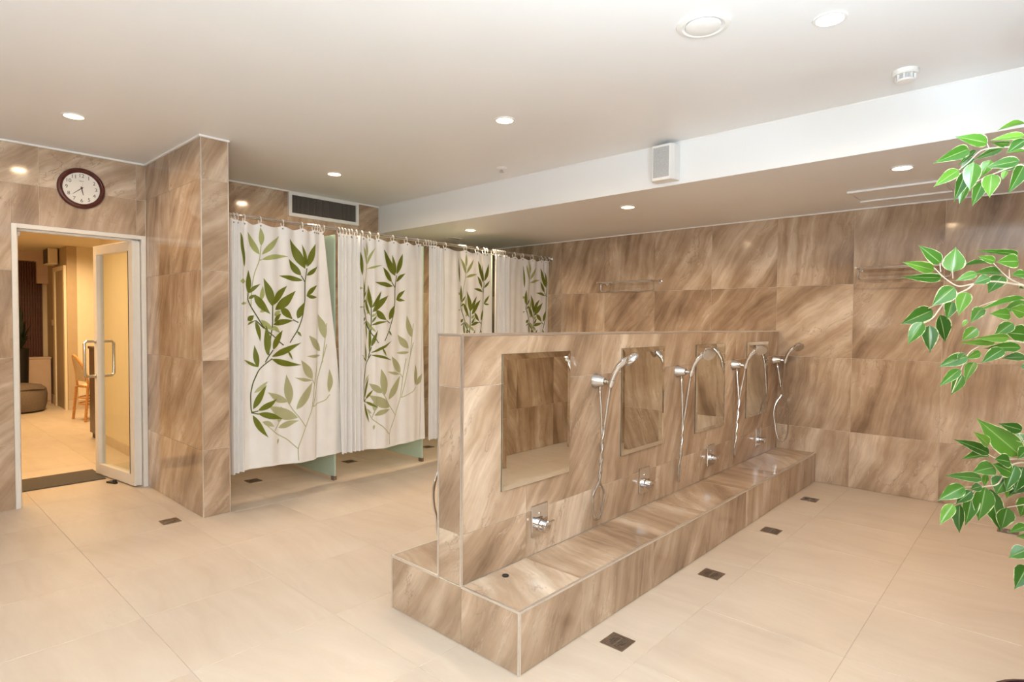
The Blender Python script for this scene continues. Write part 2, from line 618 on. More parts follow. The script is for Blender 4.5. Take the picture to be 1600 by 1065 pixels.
# pier
wp = struct('wall_pier', MB().box(XL, PX - TT, PY0 + TT, PY1 - TT, 0, ZC), 'grout')
tiles(wp, (PX, 0, 0), (0, 1, 0), (0, 0, 1), [PY0 + 0.004, PY1 - 0.004], ZROWS)
tiles(wp, (0, PY0, 0), (1, 0, 0), (0, 0, 1), [XL, PX - 0.6, PX - 0.004], ZROWS)
tiles(wp, (0, PY1, 0), (-1, 0, 0), (0, 0, 1), [-PX + 0.004, -PX + 0.6, -XL], ZROWS)
part('edge_trim', MB().box(PX - 0.005, PX + 0.0012, PY0 - 0.0012, PY0 + 0.005, 0, ZC), 'alu', wp)
part('edge_trim', MB().box(PX - 0.005, PX + 0.0012, PY1 - 0.005, PY1 + 0.0012, 0, ZC), 'alu', wp)

# thin white beads where tiles meet ceilings
e = 0.012
struct('trim_1', MB().box(XL, XL + e, YN, PY0, ZC - e, ZC).box(XL, PX, PY0 - e, PY0, ZC - e, ZC).box(PX, PX + e, PY0 - e, PY1 + 0.004, ZC - e, ZC), 'cornice')
struct('trim_2', MB().box(XL, XL + e * 0.7, PY1, YB, ZC - e, ZC), 'cornice')
struct('trim_3', MB().box(XL, XR, YF - e, YF, ZL - e * 0.7, ZL), 'cornice')
struct('trim_4', MB().box(XL, XR, YB - 0.004, YB, ZC - 0.006, ZC), 'cornice')

# ------------------------------------------------------------------ half-height partition with bench
pt = thing('half_height_partition', 'half-height brown marble tiled wall with metal edges, carrying mirrors and showers', 'partition', ((P0 + P1) / 2, PE, 0))


def off(mb, o):
    l = o.location
    mb.v = [(x - l.x, y - l.y, z - l.z) for x, y, z in mb.v]
    return mb


OFP = -Vector(pt.location)
part('core', off(MB().box(P0 + TT, P1 - TT, PE + TT, YF - 0.001, BZ, PZ - TT), pt), 'grout', pt)
pr = [BZ, 0.4535, 1.0565, PZ - 0.006]
ypart = cuts(PE + 0.006, YF, YT0, TY)
tiles(pt, Vector((P1, 0, 0)) + OFP, (0, 1, 0), (0, 0, 1), ypart, pr)
tiles(pt, Vector((P0, 0, 0)) + OFP, (0, -1, 0), (0, 0, 1), [-c for c in reversed(ypart)], pr)
tiles(pt, Vector((0, PE, 0)) + OFP, (1, 0, 0), (0, 0, 1), [P0 + 0.006, P1 - 0.006], [BZ, 0.4535, 1.0565, PZ - 0.006])
tiles(pt, Vector((0, 0, PZ)) + OFP, (1, 0, 0), (0, 1, 0), [P0 + 0.006, P1 - 0.006], ypart)
tr_ = 0.008
for mb in (MB().box(P1 - tr_, P1 + 0.0015, PE - 0.0015, PE + tr_, BZ, PZ + 0.0015),
           MB().box(P0 - 0.0015, P0 + tr_, PE - 0.0015, PE + tr_, BZ, PZ + 0.0015),
           MB().box(P1 - tr_, P1 + 0.0015, PE + tr_, YF - 0.001, PZ - tr_, PZ + 0.0015),
           MB().box(P0 - 0.0015, P0 + tr_, PE + tr_, YF - 0.001, PZ - tr_, PZ + 0.0015),
           MB().box(P0 + tr_, P1 - tr_, PE - 0.0015, PE + tr_, PZ - tr_, PZ + 0.0015)):
    part('edge_trim', off(mb, pt), 'alu', pt)

be = thing('tiled_bench', 'low brown marble tiled ledge along both sides of the half-height partition', 'bench', ((B0 + B1) / 2, PE, 0))
OFB = -Vector(be.location)
part('core', off(MB().box(B0 + TT, B1 - TT, PE + TT, YF - 0.001, 0.001, BZ - TT - 0.0005), be), 'grout', be)
ybench = cuts(PE + 0.006, YF, YT0 - 0.005, 0.612)
tiles(be, Vector((B1, 0, 0)) + OFB, (0, 1, 0), (0, 0, 1), ybench, [0.002, BZ - 0.006])
tiles(be, Vector((B0, 0, 0)) + OFB, (0, -1, 0), (0, 0, 1), [-c for c in reversed(ybench)], [0.002, BZ - 0.006])
tiles(be, Vector((0, PE, 0)) + OFB, (1, 0, 0), (0, 0, 1), [B0 + 0.006, P1, B1 - 0.006], [0.002, BZ - 0.006])
tiles(be, Vector((0, 0, BZ)) + OFB, (1, 0, 0), (0, 1, 0), [P1 + 0.001, B1 - 0.006], ybench, turn=True)
tiles(be, Vector((0, 0, BZ)) + OFB, (1, 0, 0), (0, 1, 0), [B0 + 0.006, P0 - 0.001], ybench, turn=True)
for mb in (MB().box(B1 - tr_, B1 + 0.0015, PE - 0.0015, PE + tr_, 0.001, BZ + 0.0015),
           MB().box(B0 - 0.0015, B0 + tr_, PE - 0.0015, PE + tr_, 0.001, BZ + 0.0015),
           MB().box(B1 - tr_, B1 + 0.0015, PE + tr_, YF - 0.001, BZ - tr_, BZ + 0.0015),
           MB().box(B0 - 0.0015, B0 + tr_, PE + tr_, YF - 0.001, BZ - tr_, BZ + 0.0015),
           MB().box(B0 + tr_, P0 - 0.001, PE - 0.0015, PE + tr_, BZ - tr_, BZ + 0.0015),
           MB().box(P1 + 0.001, B1 - tr_, PE - 0.0015, PE + tr_, BZ - tr_, BZ + 0.0015)):
    part('edge_trim', off(mb, be), 'alu', be)
tag(part('rubber_plug', MB().prism([(-.012, -.010), (.004, -.014), (.013, -.004), (.011, .009), (-.004, .012), (-.013, .004)], 0, 0.008), 'black', None, bevel=0.002, mw=Matrix.Translation((-1.681, 1.82, BZ))),
    'small black rubber plug lying on the ledge under the first mirror', 'plug')

# ------------------------------------------------------------------ mirrors
ORD = ["first from the partition's open end", "second from the partition's open end", "third from the partition's open end", 'next to the far tiled wall']


def bevel_plate(w_, h_, d, inset, drop):
    """plate on the YZ plane facing +X, bevelled front"""
    a, b = w_ / 2, h_ / 2
    vs_ = [(0, -a, -b), (0, a, -b), (0, a, b), (0, -a, b)]
    vs_ += [(d - drop, y, z) for _, y, z in vs_[:4]]
    vs_ += [(d, y * (1 - inset / a), z * (1 - inset / b)) for _, y, z in vs_[:4]]
    return MB().add(vs_, [(0, 3, 2, 1), (0, 1, 5, 4), (1, 2, 6, 5), (2, 3, 7, 6), (3, 0, 4, 7), (4, 5, 9, 8), (5, 6, 10, 9), (6, 7, 11, 10), (7, 4, 8, 11), (8, 9, 10, 11)])


for i, (a, b) in enumerate([(1.858, 2.348), (2.829, 3.315), (3.762, 4.240), (4.666, 5.140)]):
    m = thing('wall_mirror', 'frameless mirror on the tiled partition, ' + ORD[i], 'mirror', (P1, (a + b) / 2, 0.886), 'mirrors on the partition')
    part('backing', MB().box(0.0, 0.004, -(b - a) / 2, (b - a) / 2, -0.301, 0.301), 'mirror_edge', m)
    mb = bevel_plate(b - a - 0.002, 0.600, 0.0055, 0.024, 0.0022)
    mb.v = [(x + 0.0042, y, z) for x, y, z in mb.v]
    part('glass_plate', mb, 'mirror', m)

# ------------------------------------------------------------------ mixer taps
mx0 = thing('mixer_tap', '', 'tap')
part('cover_plate', MB().box(0, 0.010, -0.058, 0.058, -0.075, 0.075), 'chrome', mx0, bevel=0.004)
bd = part('body', MB().lathe([(0.030, 0.009), (0.030, 0.020), (0.024, 0.022), (0.024, 0.055), (0.021, 0.058)], (0, 0, -0.022), (1, 0, 0), 24), 'chrome', mx0, smooth=True)
part('lever', MB().box(0.034, 0.052, -0.008, 0.008, -0.004, 0.012).box(0.040, 0.052, -0.006, 0.058, 0.000, 0.008).xf(Matrix.Translation((0, 0, -0.012))), 'chrome', bd, bevel=0.0025)
part('screw_cap', MB().lathe([(0.007, 0.009), (0.007, 0.0125), (0.005, 0.014)], (0, -0.002, 0.03), (1, 0, 0), 14), 'satin', mx0, smooth=True)
for i, y in enumerate([2.118, 3.088, 4.015, 4.945]):
    o = mx0 if i == 0 else copy_tree(mx0)
    o.location = (P1, y, 0.402)
    tag(o, 'chrome shower mixer low on the partition, ' + ORD[i], 'tap', 'shower mixers on the partition')


# ------------------------------------------------------------------ hand showers
def shower_head_parts(root, yaw, ax, lean=1.0):
    """bracket on the wall (local +X out of the wall, +Y along it), handset leaning out and up, spraying along ax"""
    part('wall_bracket', MB().lathe([(0.039, 0), (0.041, 0.004), (0.039, 0.010), (0.023, 0.056), (0.019, 0.061)], (0, 0, 0), (1, 0, 0), 28), 'satin', root, smooth=True)
    part('outlet', MB().lathe([(0.010, 0), (0.010, 0.018), (0.008, 0.02)], (0.030, 0, -0.028), (0.15, 0, -1), 14), 'chrome', root, smooth=True)
    ar = part('holder_arm', MB().tube([(0.060, 0, 0), (0.072, 0.002, 0.001), (0.086, 0.004, -0.004)], [0.010, 0.007, 0.007], 10), 'chrome', root, smooth=True)
    part('holder_cup', MB().lathe([(0.0145, -0.015), (0.018, 0.015)], (0.096, 0.004, -0.004), (0.25, 0.1 * yaw, 1), 16), 'chrome', ar, smooth=True)
    p = [(0.091, 0.003, -0.026), (0.097, 0.004, 0.0), (0.110, 0.008, 0.045), (0.132, 0.014, 0.083), (0.160, 0.02, 0.110), (0.186, 0.026, 0.121)]
    p = [(0.091 + (x - 0.091) * lean, y * yaw, z) for x, y, z in p]
    hs = part('handset', MB().tube(p, [0.010, 0.0135, 0.0145, 0.0155, 0.018, 0.017], 14), 'chrome', root, smooth=True)
    ax = Vector(ax).normalized()
    c = Vector((0.091 + 0.109 * lean, 0.028 * yaw, 0.121))
    part('spray_head', MB().lathe([(0.008, -0.023), (0.024, -0.019), (0.038, -0.008), (0.042, 0.003), (0.041, 0.011), (0.036, 0.013)], c, ax, 28), 'chrome', hs, smooth=True)
    part('spray_plate', MB().lathe([(0.035, 0.0125), (0.035, 0.0145), (0.030, 0.0155)], c, ax, 28), 'satin', hs, smooth=True)


def hose(root, zb, turns, loop, s_v=0.30, s_l=0.72, amp=0.008, sgn=1, xo=0.024, ld=(0, 1)):
    """from the outlet down to a loop at local height zb and back up to the handset: a V, a twisted length, a loop"""
    a0 = Vector((0.032, 0, -0.046))
    a1 = Vector((0.091, 0.003, -0.028))
    half = (a1 - a0) / 2
    n = 60
    down, upw = [], []
    for k in range(n + 1):
        s = k / n
        m = Vector(((a0.x + a1.x) / 2 * (1 - s) + xo * s, 0.004 * math.sin(5 * s), -0.037 + (zb + 0.037) * s))
        th = 0.0
        if s < s_v:
            d = Vector((half.x, half.y, 0)) * (1 - s / s_v) + Vector((0, amp * sgn, 0)) * (s / s_v)
        elif s < s_l:
            th = (s - s_v) / (s_l - s_v) * turns * math.pi
            d = Vector((amp * 0.7 * math.sin(th), amp * math.cos(th) * sgn, 0))
        else:
            q = (s - s_l) / (1 - s_l)
            sg = sgn * (1 if round(turns) % 2 == 0 else -1)
            wv = amp * (1 - q) + loop * math.sin(math.pi * min(1, q ** 0.75)) if q < 0.62 else loop * math.sin(math.pi * 0.62 ** 0.75) * math.sqrt(max(0, 1 - ((q - 0.62) / 0.38) ** 2)) + amp * 0.38 * math.sqrt(max(0, 1 - ((q - 0.62) / 0.38) ** 2))
            d = Vector((ld[0] * sg * wv, ld[1] * sg * wv, 0))
        down.append(m - d)
        upw.append(m + d)
    down[0], upw[0] = a0, a1
    path = down + list(reversed(upw))[1:]
    path = [Vector((max(0.010, q.x), q.y, q.z)) for q in path]
    for _ in range(2):
        path = [path[0]] + [(path[i - 1] + path[i] * 2 + path[i + 1]) / 4 for i in range(1, len(path) - 1)] + [path[-1]]
    part('hose', MB().tube(path, 0.0066, 8), 'satin', root, smooth=True)


SH = [(2.575, -0.735, 4, 0.048, 1.0, (0.75, 0.35, -0.75), {}), (3.497, -0.715, 3, 0.010, 0.6, (0.70, -0.62, -0.40), dict(s_v=0.42, s_l=0.80, amp=0.006)),
      (4.400, -0.705, 4, 0.008, 0.4, (0.55, -0.70, -0.45), dict(s_v=0.32, s_l=0.85, amp=0.007)), (5.290, -0.70, 1, 0.062, 0.3, (0.55, -0.60, -0.60), dict(s_v=0.36, s_l=0.42, amp=0.006, xo=0.085, ld=(0.85, 0.5), sgn=-1))]
for i, (y, zb, tn, lp, yw, ax, kw) in enumerate(SH):
    r_ = thing('hand_shower', 'chrome hand shower with looped hose on the partition, ' + ORD[i], 'shower', (P1, y, 1.022), 'hand showers on the partition')
    shower_head_parts(r_, yw, ax)
    hose(r_, zb, tn, lp, **kw)
r_ = thing('hand_shower', 'chrome hand shower on the curtain side of the partition, mostly hidden by it', 'shower', (P0, 1.79, 1.022), None, math.pi)
shower_head_parts(r_, -0.5, (0.2, -0.3, -0.9), 0.25)
hose(r_, -0.74, 1, 0.115, s_v=0.3, s_l=0.34, amp=0.006, xo=0.10)

# ------------------------------------------------------------------ floor drains
dr = thing('floor_drain', '', 'drain')
n = 32
s_ = 0.0535
inner = [(0.036 * math.cos(k * 2 * math.pi / n), 0.036 * math.sin(k * 2 * math.pi / n)) for k in range(n)]
outer = []
for x, y in inner:
    q = s_ / max(abs(x), abs(y))
    outer.append((x * q, y * q))
mb = MB()
for zz in (0.0006, 0.003):
    mb.v += [(x, y, zz) for x, y in inner] + [(x, y, zz) for x, y in outer]
for k in range(n):
    j = (k + 1) % n
    mb.f += [(2 * n + k, 2 * n + j, 3 * n + j, 3 * n + k), (n + k, n + j, 3 * n + j, 3 * n + k), (k, j, 2 * n + j, 2 * n + k)]
part('plate', mb, 'dark_steel', dr)
part('cavity', MB().lathe([(0.0365, 0.0004), (0.0365, 0.001)], n=24), 'black', dr)
mb = MB()
for k in range(-3, 4):
    y = k * 0.0098
    L = math.sqrt(max(0, 0.036 ** 2 - y * y))
    mb.box(-L, L, y - 0.0023, y + 0.0023, 0.001, 0.0028)
mb.box(-0.003, 0.003, -0.036, 0.036, 0.001, 0.0027)
part('grate', mb, 'satin', dr)
DR = [(-1.29, 2.086, 'square steel floor drain below the ledge, nearest its open end'), (-1.285, 2.999, 'square steel floor drain below the ledge, second from its open end'),
      (-1.283, 3.903, 'square steel floor drain below the ledge, third from its open end'), (-1.305, 4.812, 'square steel floor drain below the ledge, closest to the far wall'),
      (-0.157, 4.956, 'square steel floor drain behind the ficus branches'), (-4.248, 1.336, 'square steel floor drain beside the foot of the tiled pier'),
      (-4.842, 2.150, 'dark floor drain in the shower stall beside the pier'), (-4.866, 3.075, 'dark floor drain in the second shower stall from the pier'),
      (-4.851, 4.012, 'dark floor drain in the third shower stall from the pier')]
for i, (x, y, lb) in enumerate(DR):
    o = dr if i == 0 else copy_tree(dr)
    o.location = (x, y, 0)
    tag(o, lb, 'drain', 'floor drains')

# ------------------------------------------------------------------ stall glass partitions
for i, y in enumerate([2.625, 3.553, 4.484]):
    g = thing('glass_divider', 'frosted green glass shower divider, %s from the tiled pier' % ['first', 'second', 'third'][i], 'glass partition', (-4.37, y, 0), 'green glass dividers between the stalls')
    part('pane', MB().box(XL + 4.37 + 0.001, 0, -0.006, 0.006, 0.028, 2.04), 'green_glass', g, bevel=0.001)
    part('foot_clip', MB().box(-0.045, 0.002, -0.014, 0.014, 0.0, 0.034), 'dark_steel', g, bevel=0.003)
    part('wall_clip', MB().box(XL + 4.37 + 0.001, XL + 4.37 + 0.03, -0.014, 0.014, 1.5, 1.55), 'dark_steel', g, bevel=0.003)

# ------------------------------------------------------------------ curtain rod and curtains
XC = -4.31
ZROD = 2.078
rd = thing('curtain_rod', 'chrome shower rod running from the pier to the far wall', 'curtain rod', (XC, PY1, ZROD))
part('tube', MB().tube([(0, 0.002, 0), (0, YF - PY1 - 0.002, 0)], 0.0125, 14), 'chrome', rd, smooth=True)
part('flange', MB().lathe([(0.030, 0), (0.030, 0.004), (0.016, 0.014)], (0, 0.0005, 0), (0, 1, 0), 20), 'chrome', rd, smooth=True)
part('flange', MB().lathe([(0.030, 0), (0.030, 0.004), (0.016, 0.014)], (0, YF - PY1 - 0.0005, 0), (0, -1, 0), 20), 'chrome', rd, smooth=True)


def Z1(x, y):
    return (x / 4.437 + 350, y / 4.437 + 320)


def Z2(x, y):
    return (x / 5.074 + 350, y / 5.074 + 540)


def Z3(x, y):
    return (x / 4.842 + 510, y / 4.842 + 340)


def Z4(x, y):
    return (x / 5.605 + 510, y / 5.605 + 540)


# printed leaves read off the first curtain: (kind, view, base, tip, width)
PR = [('l', Z1, 240, 345, 155, 185, 50), ('l', Z1, 250, 285, 245, 155, 42), ('l', Z1, 255, 345, 380, 215, 44), ('l', Z1, 255, 380, 440, 358, 40),
      ('d', Z1, 555, 445, 447, 235, 66), ('d', Z1, 563, 430, 530, 275, 30), ('d', Z1, 570, 430, 628, 270, 50), ('d', Z1, 525, 490, 443, 375, 50),
      ('d', Z1, 535, 525, 375, 490, 36), ('d', Z1, 565, 490, 645, 425, 32), ('d', Z1, 565, 635, 642, 556, 34), ('d', Z1, 568, 632, 642, 640, 26),
      ('d', Z1, 502, 788, 548, 675, 50), ('d', Z1, 500, 875, 526, 912, 18), ('d', Z1, 165, 615, 165, 450, 48), ('d', Z1, 170, 612, 245, 548, 30),
      ('d', Z1, 205, 622, 312, 757, 62), ('d', Z1, 168, 650, 218, 622, 26), ('d', Z1, 327, 705, 267, 506, 62), ('d', Z1, 335, 692, 432, 560, 54),
      ('d', Z1, 345, 728, 492, 595, 70), ('d', Z1, 388, 712, 472, 792, 56), ('d', Z1, 340, 812, 394, 752, 32), ('d', Z1, 330, 830, 478, 802, 46),
      ('d', Z1, 160, 800, 204, 765, 42), ('d', Z1, 160, 832, 218, 798, 16), ('d', Z1, 213, 805, 244, 948, 34), ('d', Z1, 293, 1040, 285, 832, 52),
      ('d', Z1, 330, 1002, 403, 868, 54), ('d', Z1, 320, 1050, 525, 953, 50), ('l', Z1, 250, 662, 262, 562, 38), ('l', Z1, 250, 797, 338, 870, 44),
      ('l', Z1, 338, 765, 390, 735, 40), ('l', Z1, 325, 840, 385, 886, 34), ('d', Z1, 135, 430, 104, 188, 32), ('l', Z1, 105, 528, 142, 532, 46), ('l', Z1, 108, 686, 152, 680, 24),
      ('l', Z1, 290, 720, 240, 745, 30), ('l', Z1, 330, 700, 345, 630, 30),
      ('d', Z2, 365, 105, 602, 150, 54), ('d', Z2, 262, 172, 236, -5, 48), ('d', Z2, 265, 168, 148, 108, 26), ('d', Z2, 228, 502, 328, 308, 58),
      ('d', Z2, 262, 512, 412, 417, 54), ('d', Z2, 262, 535, 462, 578, 56), ('d', Z2, 225, 550, 342, 724, 52), ('d', Z2, 500, 38, 540, 112, 18),
      ('f', Z2, 520, 462, 488, 226, 80), ('f', Z2, 565, 502, 692, 285, 76), ('f', Z2, 500, 442, 335, 365, 64), ('f', Z2, 575, 568, 335, 470, 92),
      ('f', Z2, 692, 262, 598, 112, 70), ('f', Z2, 690, 272, 552, 250, 28), ('f', Z2, 235, 372, 340, 278, 38), ('f', Z2, 425, 648, 582, 588, 54),
      ('f', Z2, 430, 612, 452, 478, 54), ('f', Z2, 298, 600, 388, 637, 44), ('f', Z2, 427, 732, 420, 780, 18),
      # right-hand sprays, read off the second curtain
      ('f', Z4, 755, 342, 757, 158, 42), ('f', Z4, 768, 342, 830, 238, 44), ('f', Z4, 770, 365, 878, 362, 48), ('f', Z4, 738, 404, 852, 502, 42),
      ('f', Z3, 630, 905, 590, 738, 48), ('f', Z3, 636, 897, 738, 793, 42), ('f', Z3, 640, 936, 752, 935, 42), ('f', Z3, 604, 987, 528, 883, 48), ('f', Z3, 606, 1015, 514, 1021, 20)]
ST = [('d', Z1, [(568, 440), (552, 540), (553, 660), (536, 770), (502, 872), (455, 955)]), ('d', Z1, [(327, 690), (327, 830), (316, 900), (300, 1040)]),
      ('d', Z1, [(165, 610), (160, 660), (270, 855), (410, 972)]), ('d', Z1, [(330, 1005), (300, 1050), (280, 1090)]), ('d', Z1, [(475, 795), (508, 815)]),
      ('d', Z1, [(215, 800), (270, 855)]), ('d', Z1, [(525, 490), (552, 535)]),
      ('d', Z2, [(370, 100), (270, 185), (228, 290), (210, 380), (214, 530), (265, 515)]), ('d', Z2, [(214, 530), (268, 540)]),
      ('l', Z1, [(250, 285), (240, 385), (208, 470), (192, 560), (185, 700)]), ('l', Z1, [(255, 380), (240, 385)]),
      ('f', Z2, [(580, 905), (575, 800), (640, 640), (692, 500), (714, 290), (742, 130)]), ('f', Z2, [(640, 640), (552, 520), (500, 440)]),
      ('f', Z2, [(575, 810), (500, 740), (400, 690), (300, 600)]), ('f', Z2, [(395, 672), (432, 610)]), ('f', Z2, [(690, 265), (712, 300)]),
      ('f', Z4, [(640, 450), (735, 400), (762, 358)]), ('f', Z4, [(640, 450), (720, 60), (740, -30)]), ('f', Z3, [(615, 1065), (640, 800)])]
Y_ROOT1 = on('X', XC, 464.3, 718.4).y
Y_ROOT2 = on('X', XC, 605.4, 687.2).y


def design(view, x, y):
    """zoom position -> (y relative to the print's root, z)"""
    p = on('X', XC, *view(x, y))
    return (p.y - (Y_ROOT2 if view in (Z3, Z4) else Y_ROOT1), p.z)


KIND = {'d': ('leaf_print', 'print_dark'), 'l': ('pale_leaf_print', 'print_light'), 'f': ('faint_leaf_print', 'print_faint'),
        'sd': ('stem_print', 'stem_dark'), 'sl': ('pale_stem_print', 'print_faint')}


def make_curtain(idx, label, yl, yr, yg, root, ringpx, crease, squeeze=None):
    """yl / yr: (top, bottom) of the left and right edges, yg: end of the gathered folds, root: y of the print's root"""
    rnd = random.Random(40 + idx)
    rings = sorted(on('X', XC, px, 337 + (px - 362) * 0.1331).y for px in ringpx)
    ph = rnd.uniform(0, 6)
    zb = 0.232

    def ztop(y):
        for a, b in zip(rings, rings[1:]):
            if a <= y <= b:
                return 2.045 - 0.022 * min(1, (b - a) / 0.13) * math.sin(math.pi * (y - a) / (b - a))
        return 2.045

    def X(y, z):
        tt = min(1, max(0, (2.045 - z) / 1.8))
        g = 1 / (1 + math.exp((y - yg) / 0.012))
        fold = 0.020 * math.sin(2 * math.pi * (y + 0.004 * math.sin(31 * y)) / 0.040 + ph) + 0.010 * math.sin(2 * math.pi * y / 0.067 + 2 * ph)
        flat = 0.009 * math.sin(2 * math.pi * (y - yg) / 0.27 + ph + 0.7 * tt) * (0.5 + 0.7 * tt) + 0.004 * math.sin(2 * math.pi * y / 0.11 + 1.3 * tt + ph)
        x = XC + 0.012 + g * (fold * (0.75 + 0.35 * tt) + 0.012) + (1 - g) * flat
        for c, c2, d in crease:
            yc = c + (c2 - c) * tt
            k = 1 / (1 + math.exp(-(y - yc) / 0.004))
            x += d * k * (0.4 + 0.6 * tt)
        # scallops between the rings fade out downwards
        for a, b in zip(rings, rings[1:]):
            if a <= y <= b and b - a > 0.05:
                x += 0.014 * math.exp(-(2.045 - z) / 0.13) * math.sin(2 * math.pi * (y - a) / (b - a))
        return x

    ct = thing('shower_curtain', label, 'curtain', (XC, (yl[0] + yr[0]) / 2, zb), 'leaf-print shower curtains')
    lo = ct.location
    nu, nv = 300, 44
    mb = MB()
    for j in range(nv + 1):
        t_ = j / nv
        for i in range(nu + 1):
            q = i / nu
            a = yl[0] + (yl[1] - yl[0]) * t_
            b = yr[0] + (yr[1] - yr[0]) * t_
            # more columns in the gathered part
            gq = min(0.9, max(0.05, (yg - a) / (b - a)))
            y = a + (b - a) * (q / 0.5 * gq if q < 0.5 else gq + (q - 0.5) / 0.5 * (1 - gq))
            zt = ztop(y)
            z = zt + (zb + 0.008 * math.sin(y * 9 + ph) - zt) * t_
            mb.v.append((X(y, z) - lo.x, y - lo.y, z - lo.z))
    W_ = nu + 1
    mb.f = [(j * W_ + i, j * W_ + i + 1, (j + 1) * W_ + i + 1, (j + 1) * W_ + i) for j in range(nv) for i in range(nu)]
    me = mb.mesh('cloth', 'curtain', smooth=True)
    obj('cloth', me, ct)
    # hem
    hm = MB()
    hp = []
    for i in range(0, nu + 1, 1):
        x, y, z = mb.v[nv * W_ + i]
        hp.append((x, y, z))
    hm.tube(hp, 0.0035, 5)
    part('hem', hm, 'curtain', ct, smooth=True)
    # print

    def lim(z):
        tt = min(1, max(0, (2.045 - z) / 1.8))
        return yl[0] + (yl[1] - yl[0]) * tt + 0.01, yr[0] + (yr[1] - yr[0]) * tt - 0.01

    def put(k, cols, lift):
        """cols: rows of points (y, z) across the shape"""
        m_ = MB()
        n_ = len(cols[0])
        o_ = len(m_.v)
        for row in cols:
            for (y, z) in row:
                m_.v.append((X(y, z) + lift - lo.x, y - lo.y, z - lo.z))
        for a in range(len(cols) - 1):
            for b in range(n_ - 1):
                m_.f.append((o_ + a * n_ + b, o_ + a * n_ + b + 1, o_ + (a + 1) * n_ + b + 1, o_ + (a + 1) * n_ + b))
        part(KIND[k][0], m_, KIND[k][1], ct, smooth=True)

    def dsg(vw, x, y):
        a, z = design(vw, x, y)
        if squeeze and (squeeze[2] or a < squeeze[0]):
            a = squeeze[0] + (a - squeeze[0]) * squeeze[1]
        return a, z

    for i, (k, vw, x0, y0, x1, y1, wd) in enumerate(PR):
        p0, p1, pw = dsg(vw, x0, y0), dsg(vw, x1, y1), dsg(vw, x0 + wd, y0)
        hw = abs(pw[0] - p0[0]) / 2 * 0.86
        p0, p1 = Vector((p0[0] + root, p0[1])), Vector((p1[0] + root, p1[1]))
        ok = True
        for q in (p0, p1):
            a, b = lim(q.y)
            if not (max(a, yg - 0.03) < q.x < b):
                ok = False
        if not ok:
            continue
        d = p1 - p0
        nrm = Vector((-d.y, d.x)).normalized()
        bend = rnd.uniform(-0.05, 0.05) * d.length
        rows = []
        for a in range(13):
            s = a / 12
            wv = hw * (math.sin(math.pi * s ** 0.8) ** 1.1) if 0 < s < 1 else 0
            c = p0 + d * s + nrm * bend * math.sin(math.pi * s)
            rows.append([tuple(c + nrm * wv * b) for b in (-1, -0.5, 0, 0.5, 1)])
        put(k, rows, 0.0022 + (0.0009 if k == 'd' else 0) + 0.00003 * i)
    for k, vw, pl in ST:
        q = [Vector(dsg(vw, *p)) + Vector((root, 0)) for p in pl]
        pts = []
        for a, b in zip(q, q[1:]):
            for s in range(8):
                pts.append(a + (b - a) * s / 8)
        pts.append(q[-1])
        for _ in range(4):
            pts = [pts[0]] + [(pts[i - 1] + pts[i] * 2 + pts[i + 1]) / 4 for i in range(1, len(pts) - 1)] + [pts[-1]]
        hw = 0.0042 if k == 'd' else 0.0035
        rows = []
        for i, c in enumerate(pts):
            d = (pts[min(i + 1, len(pts) - 1)] - pts[max(i - 1, 0)]).normalized()
            nrm = Vector((-d.y, d.x))
            a, b = lim(c.y)
            if max(a, yg - 0.03) < c.x < b:
                rows.append([tuple(c - nrm * hw), tuple(c + nrm * hw)])
        if len(rows) > 2:
            put('sd' if k == 'd' else 'sl', rows, 0.0019)
    # rings
    for y in rings:
        tp_ = []
        tilt = rnd.uniform(-0.3, 0.3)
        for a in range(17):
            an = a * 2 * math.pi / 16
            tp_.append((XC - lo.x + 0.0215 * math.cos(an), y - lo.y + 0.006 * tilt * math.sin(an), ZROD - 0.014 - lo.z + 0.028 * math.sin(an)))
        part('curtain_ring', MB().tube(tp_, 0.0028, 6), 'white', ct, smooth=True)
        zz = ztop(y) - 0.022
        part('eyelet', MB().lathe([(0.006, 0), (0.006, 0.002), (0.003, 0.0025)], (X(y, zz) - lo.x + 0.0005, y - lo.y, zz - lo.z), (1, 0, 0), 12), 'dark_steel', ct)
    return ct


def yo(px, py=400):
    return on('X', XC, px, py).y


CL = 'white shower curtain with olive leaf print, %s stall from the tiled pier'
make_curtain(0, CL % 'first', (1.742, 1.742), (2.487, 2.70), 1.832, Y_ROOT1, [364, 370, 381, 406, 441, 471, 490, 494, 498, 505], [(2.44, 2.425, -0.028)])
make_curtain(1, CL % 'second', (2.612, 2.63), (3.472, 3.525), 2.84, Y_ROOT2, [529, 534, 539, 544, 549, 556, 565, 577, 590, 613, 634, 652], [(2.95, 2.955, 0.02), (3.50, 3.46, -0.02)], (-0.15, 0.5, False))
make_curtain(2, CL % 'third', (3.542, 3.542), (4.395, 4.43), 3.74, on('X', XC, 727, 424).y - on('X', XC, 406, 394).y + Y_ROOT1, [664, 668, 672, 676, 680, 695, 727, 745, 756, 760], [], (-0.287, 0.72, True))
make_curtain(3, CL % 'fourth', (4.44, 4.46), (5.36, 5.34), 4.66, on('X', XC, 827, 433).y - on('X', XC, 406, 394).y + Y_ROOT1, [770, 773, 776, 779, 782, 785, 788, 803, 816, 831, 845, 851, 857], [], (-0.287, 0.80, True))

